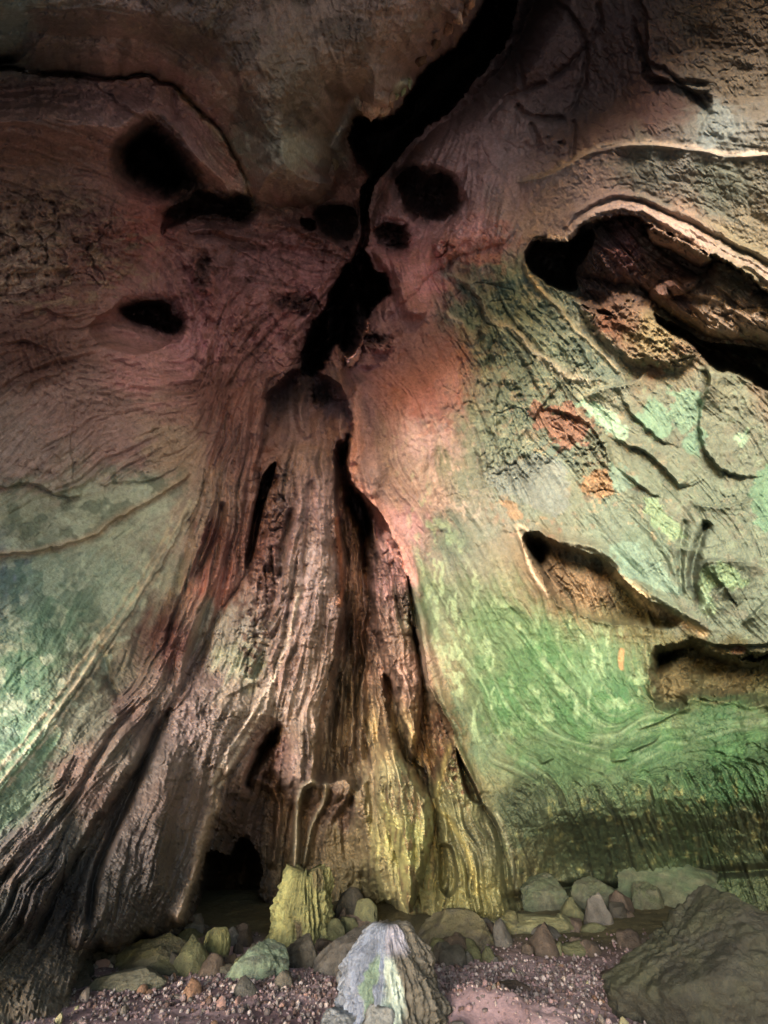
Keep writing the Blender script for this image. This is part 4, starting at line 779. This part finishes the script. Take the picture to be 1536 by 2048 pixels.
def spire(name, px, py, prof, rgb, label, cat, seed, top=None, stripe=None, moss=None, nth=220, nz=130, flute=.1, depth=.9, jag=0):
    """dripstone of revolution with flutes; prof = [(height px, left px, right px)] from foot to top"""
    p = at(px, py); p[2] = float(floor_z(p[0], p[1])); u = unit(p)
    pr = np.array(prof, float); hz = np.linspace(0, 1, nz) ** .9 * pr[-1, 0]
    lf = np.interp(hz, pr[:, 0], pr[:, 1]); rt = np.interp(hz, pr[:, 0], pr[:, 2])
    TH, HZ = np.meshgrid(np.linspace(0, 2 * math.pi, nth, endpoint=False), hz)
    cxm = ((lf + rt) / 2)[:, None]; rr = ((rt - lf) / 2)[:, None]
    u1 = TH * 0 + np.cos(TH) * 2.2; v1 = np.sin(TH) * 2.2
    wob = fbm(u1 + HZ / 90, v1 + HZ / 70, 4, seed)
    fl_ = fbm(np.cos(TH) * 7 + HZ / 240, np.sin(TH) * 7 + HZ / 300, 3, seed + 3, True)
    fine = fbm(np.cos(TH) * 22 + HZ / 60, np.sin(TH) * 22 + HZ / 45, 3, seed + 6, True)
    r = rr * (1 + .34 * wob + flute * fl_ + .12 * fine) + 2.2 * fine + 3 * fbm(np.cos(TH) * 3 + HZ / 22, np.sin(TH) * 3 - HZ / 18, 3, seed + 21, True)
    if jag: HZ = HZ + jag * fbm(np.cos(TH) * 4, np.sin(TH) * 4, 3, seed + 8, True) * (HZ / pr[-1, 0]) ** 2
    Xl = (cxm + r * np.cos(TH)) * u; Yl = r * np.sin(TH) * u * depth; Zl = HZ * u * .76
    V = np.stack([Xl, Yl, Zl], -1).reshape(-1, 3); nr = nth
    ii = np.arange(nz * nth).reshape(nz, nth); j2 = np.roll(ii, -1, 1)
    F = np.stack([ii[:-1], j2[:-1], j2[1:], ii[1:]], -1).reshape(-1, 4)
    V = np.vstack([V, [[cxm[-1, 0] * u, 0, hz[-1] * u * .77]]]); apex = len(V) - 1
    Fc = np.stack([ii[-1], j2[-1], np.full(nth, apex), np.full(nth, apex)], -1)
    F = np.vstack([F, ]) ; 
    C = np.tile(lin(rgb), (len(V), 1)); flf = np.append(fl_.ravel(), 0); fif = np.append(fine.ravel(), 0); wf = np.append(wob.ravel(), 0)
    if moss is not None: m = sstep(.5 + 1.8 * wf)[:, None]; C = C * (1 - m) + m * lin(moss)
    if stripe is not None:
        for a0, wd, c_, h0, h1 in stripe:
            da = np.abs((np.append(TH.ravel(), 0) - a0 + math.pi) % (2 * math.pi) - math.pi + .25 * wf)
            hh = np.append(HZ.ravel(), pr[-1, 0]) / pr[-1, 0]
            m = (sstep((wd - da) / (wd * .5)) * sstep((hh - h0) / .12) * sstep((h1 - hh) / .12))[:, None]; C = C * (1 - m) + m * lin(c_)
    C = C * .62 * (1 + .45 * flf + .35 * fif)[:, None]; l_ = C.mean(-1, keepdims=True); C = l_ + (C - l_) * .75
    me_F = F
    o = mesh_from(name, V[:-1] if False else V, me_F, np.clip(C, .01, .8), M_ROCK)
    bm = bmesh.new(); bm.from_mesh(o.data); bm.verts.ensure_lookup_table()
    ring = [bm.verts[int(i)] for i in ii[-1]]
    for a in range(nth):
        f = bm.faces.new((ring[a], ring[(a + 1) % nth], bm.verts[apex])); f.smooth = True
    bm.to_mesh(o.data); bm.free()
    o.location = (p[0], p[1] + .3 * (pr[0, 2] - pr[0, 1]) * u, p[2] - .03)
    tag(o, label, cat); return o
PI = math.pi
# foreground stalagmite, daylight on its lit side and top painted bluish into the colour
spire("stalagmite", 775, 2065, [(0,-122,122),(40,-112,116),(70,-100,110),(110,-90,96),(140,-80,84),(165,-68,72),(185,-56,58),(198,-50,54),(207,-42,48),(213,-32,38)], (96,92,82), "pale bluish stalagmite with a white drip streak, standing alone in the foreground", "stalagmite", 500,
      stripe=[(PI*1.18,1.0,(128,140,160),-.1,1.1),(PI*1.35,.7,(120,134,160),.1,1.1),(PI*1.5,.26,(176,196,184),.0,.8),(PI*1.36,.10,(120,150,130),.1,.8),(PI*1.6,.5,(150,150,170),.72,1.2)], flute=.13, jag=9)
spire("stump", 592, 1895, [(0,-62,66),(30,-58,62),(80,-54,58),(120,-50,54),(140,-47,50),(150,-42,46)], (118,118,62), "yellow green fluted stalagmite stump with a broken top in front of the alcove", "stump", 520,
      stripe=[(PI*1.2,.55,(158,160,88),.2,1.1),(PI*1.7,.35,(92,84,48),.75,1.2),(PI*1.5,.22,(70,60,38),.0,.45)], flute=.1, jag=24)
rock("boulder", 1500, 2075, 430, 270, (62,64,52), "huge dark olive boulder filling the lower right corner", "boulder", 45, .8, 6, 4, moss=(72,78,50), rough=1.5)
rock("boulder", 1430, 1842, 300, 110, (92,104,74), "broad low green boulder behind the huge corner boulder, under the wall", "boulder", 2, .6, 5, 9, moss=(74,104,66))
rock("boulder", 1100, 1842, 140, 76, (98,104,76), "flat topped mossy block under the dark wall, left of the square block", "boulder", 3, .6, 5, 12, moss=(86,104,66))
rock("boulder", 1222, 1840, 126, 78, (92,98,74), "square mossy block in the middle of the row beneath the undercut wall", "boulder", 4, .6, 5, 12, moss=(82,98,62))
rock("boulder", 1305, 1840, 78, 66, (94,100,74), "narrow green block squeezed between the square block and the low boulder", "boulder", 5, .7, 5, 12, moss=(82,98,62))
rock("slab_rock", 1060, 1876, 200, 42, (118,122,76), "long flat yellow green slab lying in front of the mossy blocks", "rock", 6, .5, 5, 12, moss=(140,140,76))
rock("rock", 925, 1905, 190, 78, (96,88,68), "wide brown rock with faint yellow lichen right of the stalagmite top", "rock", 7, .6, 5, 9, moss=(110,104,60))
rock("rock", 1010, 1880, 120, 46, (104,104,68), "low lichen rock at the foot of the right drapery", "rock", 8, .6, 5, 9, moss=(150,146,70))
rock("rock", 505, 1975, 132, 80, (96,112,96), "rounded grey green rock with pale green crust below the alcove", "rock", 9, .7, 5, 9, moss=(136,170,134), rough=1.5)
rock("mossy_rock", 414, 1935, 68, 84, (104,104,50), "upright mossy yellow green rock beside the black alcove mouth", "rock", 10, .8, 5, 8, moss=(136,138,60), streak=.05)
rock("orange_rock", 374, 2002, 46, 42, (190,132,88), "small orange brown stone on the floor near the left", "rock", 11, .9, 3, 8)
rock("rock", 680, 1960, 150, 88, (98,94,88), "grey pointed rock leaning behind the left of the foreground stalagmite", "rock", 12, .7, 5, 9, lean=.3)
rock("rock", 600, 1935, 92, 62, (92,86,72), "dark brown rock at the foot of the yellow green stump", "rock", 13, .7, 5, 9)
rock("rock", 235, 1995, 150, 46, (112,112,88), "long low pointed grey rock at the left edge of the gravel", "rock", 14, .5, 5, 9, lean=.4)
rock("rock", 300, 1960, 180, 76, (84,82,56), "dark mossy rock bank below the undercut on the left", "rock", 15, .6, 5, 8, moss=(104,104,54), rough=1.6)
rock("rock", 484, 2003, 56, 46, (104,104,98), "small dark grey triangular stone in front of the grey green rock", "rock", 16, .8, 3, 8)
rock("rock", 1007, 2062, 58, 44, (120,158,142), "small turquoise stone at the bottom edge right of the stalagmite", "rock", 17, .8, 3, 8, moss=(150,190,176))
rock("rock", 672, 2075, 110, 84, (104,112,118), "jagged bluish grey rock at the left foot of the stalagmite", "rock", 18, .8, 5, 12, streak=.08, moss=(160,172,186))
rock("rock", 925, 2072, 66, 60, (116,112,112), "pale pointed stone at the right foot of the stalagmite", "rock", 19, .8, 3, 10, streak=.08)
rock("rock", 760, 2090, 120, 90, (96,90,84), "broken grey rock directly before the foreground stalagmite", "rock", 20, .7, 5, 12, streak=.06, moss=(150,158,160))
rock("rock", 90, 1990, 170, 56, (74,68,60), "dark low rock in the shadowed lower left corner", "rock", 21, .6, 5, 9)
rock("rock", 745, 1905, 90, 46, (80,76,58), "small dark rock behind the tip of the foreground stalagmite", "rock", 22, .7, 3, 8)
rock("rock", 1030, 1990, 120, 22, (92,70,64), "flat brown slab sunk in the gravel at centre right", "rock", 23, .6, 3, 8)
rock("rock", 1285, 1975, 150, 34, (110,84,80), "low purplish flat stone by the left side of the huge corner boulder", "rock", 24, .6, 3, 8)
rock("rock", 560, 1990, 60, 40, (120,114,100), "grey stone between the grey green rock and the bluish rock", "rock", 25, .8, 3, 8)
rock("rock", 445, 1962, 80, 28, (104,98,80), "flat grey brown stone left of the grey green rock", "rock", 26, .6, 3, 9)

# rubble along the foot of the wall
rs = np.random.RandomState(12)
where = [("below the dark folds at the far left", 0, 230), ("below the black undercut", 230, 400), ("at the mouth of the black alcove", 400, 560), ("beside the yellow green stump", 640, 740), ("under the foot of the green drapery", 860, 1010), ("below the mossy blocks", 1010, 1290)]
USED = set()
for q in range(108):
    wd, x0, x1 = where[q % 6]; px = rs.uniform(x0, x1); py = (1965 if px < 230 else 1945 if px < 560 else 1915) + rs.uniform(-50, 22) - (18 if px > 1000 else 0)
    w = rs.uniform(22, 84); tone, tint = (("dark", (74,70,58)), ("mossy green", (96,100,56)), ("grey", (104,100,92)), ("brown", (98,80,64)))[rs.randint(4)]
    size = "small" if w < 38 else "middling" if w < 60 else "large"
    for k_ in range(60):
        shape = ("angular", "rounded", "flat", "wedge shaped", "blocky", "pitted")[rs.randint(6)]
        if k_ > 8: tone, tint = (("dark", (74,70,58)), ("mossy green", (96,100,56)), ("grey", (104,100,92)), ("brown", (98,80,64)))[rs.randint(4)]
        if (shape, tone, size, wd) not in USED: break
    USED.add((shape, tone, size, wd))
    rock("rubble_stone", px, py, w, w * rs.uniform(.5, .9) * (.6 if shape == "flat" else 1.3 if shape == "blocky" else 1), tint, f"{size} {shape} {tone} rubble stone {wd}", "stone", 100 + q, .8, 3, 8 if shape in ("rounded", "pitted") else 14, rough=1.9, rot=rs.uniform(-.6, .6), moss=(108,112,58) if tone.startswith("mossy") else None, group="rubble stones " + wd)

# hanging teeth on the lips of the ceiling and of the openings
def wall_pt(px, py):
    i = int(np.searchsorted(xs, px)); j = int(np.searchsorted(ys, py)); return P3[j, i].astype(float), T[j, i]
def tooth(name, px, py, length, rad, seed, parent, rgb=None):
    p, c = wall_pt(px, py); nth, nz = 28, 26; rs_ = np.random.RandomState(seed); bx, by = rs_.uniform(-.25, .25, 2)
    TH, ZZ = np.meshgrid(np.linspace(0, 2 * math.pi, nth, endpoint=False), np.linspace(-.35, 1, nz))
    t_ = np.clip(ZZ, 0, 1); r = rad * (1 - t_) ** .7 * (1.15 - .3 * t_) * (1 + .35 * fbm(np.cos(TH) * 2 + seed, np.sin(TH) * 2 + ZZ * 3, 3, seed) + .2 * fbm(np.cos(TH) * 6, np.sin(TH) * 6 + ZZ, 3, seed + 4, True)) + .002
    V = np.stack([p[0] + r * np.cos(TH) + bx * length * t_ ** 2, p[1] + r * np.sin(TH) + by * length * t_ ** 2, p[2] - ZZ * length], -1).reshape(-1, 3)
    ii = np.arange(nz * nth).reshape(nz, nth); j2 = np.roll(ii, -1, 1); F = np.stack([ii[:-1], ii[1:], j2[1:], j2[:-1]], -1).reshape(-1, 4)
    cc = lin(rgb) if rgb is not None else c * 1.15
    return mesh_from(name, V, F, np.tile(cc, (len(V), 1)) * (1 + .3 * fbm(TH * 3, ZZ * 8, 3, seed)).reshape(-1, 1), M_WALL, parent)
for q, (x, y, L_, r_, c_) in enumerate([(742,216,.35,.20,(206,172,152)),(766,216,.42,.16,(206,176,156)),(722,206,.25,.14,(200,190,176)),(790,192,.5,.09,(190,196,160)),(806,180,.35,.07,(176,186,146)),(818,165,.35,.06,(186,194,156)),(780,200,.3,.12,(170,140,120)),
     (842,118,.5,.12,(120,96,80)),(872,84,.6,.10,(116,88,72)),(896,52,.5,.12,(190,150,128)),(916,36,.45,.08,(200,160,136)),(930,20,.5,.09,(150,116,98)),(940,4,.4,.1,(190,150,128)),(668,330,.3,.12,(150,130,104))]):
    tooth("stalactite", x, y, L_, r_, 700 + q, WALLOBJ[1], c_)
for q in range(16):
    x = 1066 + q * 4.4; tooth("rim_tooth", x, 473 + 1.0 * abs(q - 7) * .6, rs.uniform(.06, .2), rs.uniform(.025, .05), 740 + q, WALLOBJ[6], (190,172,160))

# ------------------------------------------------------------------ loose stones: the larger ones each its own thing, the gravel one mass
MS = {}
for q, (nm, c_) in enumerate((("pale", (176,162,156)), ("pink", (138,112,108)), ("grey", (104,98,94)), ("brown", (112,88,74)), ("yellow", (140,136,108)))):
    m = rock_material(nm + "_stone", .75, .5, .3, 12); m.node_tree.nodes.remove(m.node_tree.nodes["Attribute"])
    r_ = m.node_tree.nodes.new("ShaderNodeRGB"); r_.outputs[0].default_value = (*lin(c_), 1)
    vm = [n for n in m.node_tree.nodes if n.type == 'VECT_MATH'][0]; m.node_tree.links.new(r_.outputs[0], vm.inputs[0]); MS[nm] = m
stone_meshes = {}
for nm in MS:
    for v in range(4):
        V, F = ICO[2]; V = V.copy(); r2 = np.random.RandomState(v * 31 + len(nm))
        for c in range(7):
            n = r2.normal(size=3); n /= np.linalg.norm(n); e = V @ n - r2.uniform(.45, .8); V -= np.where(e > 0, e, 0)[:, None] * n
        V *= r2.uniform(.7, 1.15, 3)
        me = bpy.data.meshes.new(nm + "_stone"); me.from_pydata(V.tolist(), [], F.tolist()); me.materials.append(MS[nm]); stone_meshes[(nm, v)] = me
rs = np.random.RandomState(77)
cnt = 0
while cnt < 230:
    px = rs.uniform(-20, 1320); py = rs.uniform(1930, 2075)
    if 650 < px < 890 and py > 1900: continue
    if px > 1290 and py > 1870: continue
    if rs.rand() > (.35 + .65 * math.exp(-((py - 1985 + (px - 700) * .04) / 40) ** 2)): continue
    p = at(px, py); s = rs.gamma(2.0, .010) + .012
    nm = rs.choice(["pale", "pink", "grey", "brown", "yellow"], p=[.22, .3, .28, .15, .05])
    o = bpy.data.objects.new("stone", stone_meshes[(nm, rs.randint(4))]); col.objects.link(o)
    s = min(s, .085); o.scale = (s, s * rs.uniform(.7, 1.2), s * rs.uniform(.5, .9)); o.rotation_euler = tuple(rs.uniform(-3, 3, 3))
    o.location = (p[0], p[1], float(floor_z(p[0], p[1])) + s * .25)
    tag(o, {"pale": "small pale whitish stone", "pink": "small dusty pink stone", "grey": "small grey stone", "brown": "small brown stone", "yellow": "small yellowish stone"}[nm] + (" on the gravel near the left edge" if px < 330 else " on the gravel left of the foreground stalagmite" if px < 700 else " on the floor just right of the foreground stalagmite" if px < 1020 else " on the floor beside the huge corner boulder"), "stone", None, nm + " loose stones on the cave floor"); cnt += 1
# gravel
V0, F0 = ICO[1]; Vs, Fs, Cs = [], [], []; off = 0
pal = [lin(c) for c in ((136,120,122), (120,100,104), (94,86,88), (88,72,70), (152,142,142))]
N = 12000; got = 0
while got < N:
    px = rs.uniform(-60, 1600); py = rs.uniform(1880, 2110)
    dens = .12 + .9 * math.exp(-((py - 1975 + (px - 700) * .02) / 45) ** 2) * (1 if px > 500 else .6)
    if rs.rand() > dens: continue
    p = at(px, py); s = rs.gamma(1.6, .005) + .005; s = min(s, .03)
    Vq = V0 * s * rs.uniform(.6, 1.2, 3) * (1 + rs.uniform(-.25, .25, (len(V0), 1)))
    a = rs.uniform(0, 6.28); ca, sa = math.cos(a), math.sin(a); Vq = np.stack([Vq[:, 0] * ca - Vq[:, 1] * sa, Vq[:, 0] * sa + Vq[:, 1] * ca, Vq[:, 2]], -1)
    Vs.append(Vq + [p[0], p[1], float(floor_z(p[0], p[1])) + s * .3 + .01]); Fs.append(F0 + off); off += len(V0)
    Cs.append(np.tile(pal[rs.randint(5)] * rs.uniform(.7, 1.2), (len(V0), 1))); got += 1
gr = mesh_from("gravel", np.vstack(Vs), np.vstack(Fs), np.vstack(Cs), M_ROCK, smooth=False); tag(gr, "fine pinkish gravel strewn over the cave floor", None, "stuff")
print("triangles", sum(len(o.data.polygons) * 2 for o in col.objects if o.type == 'MESH'))
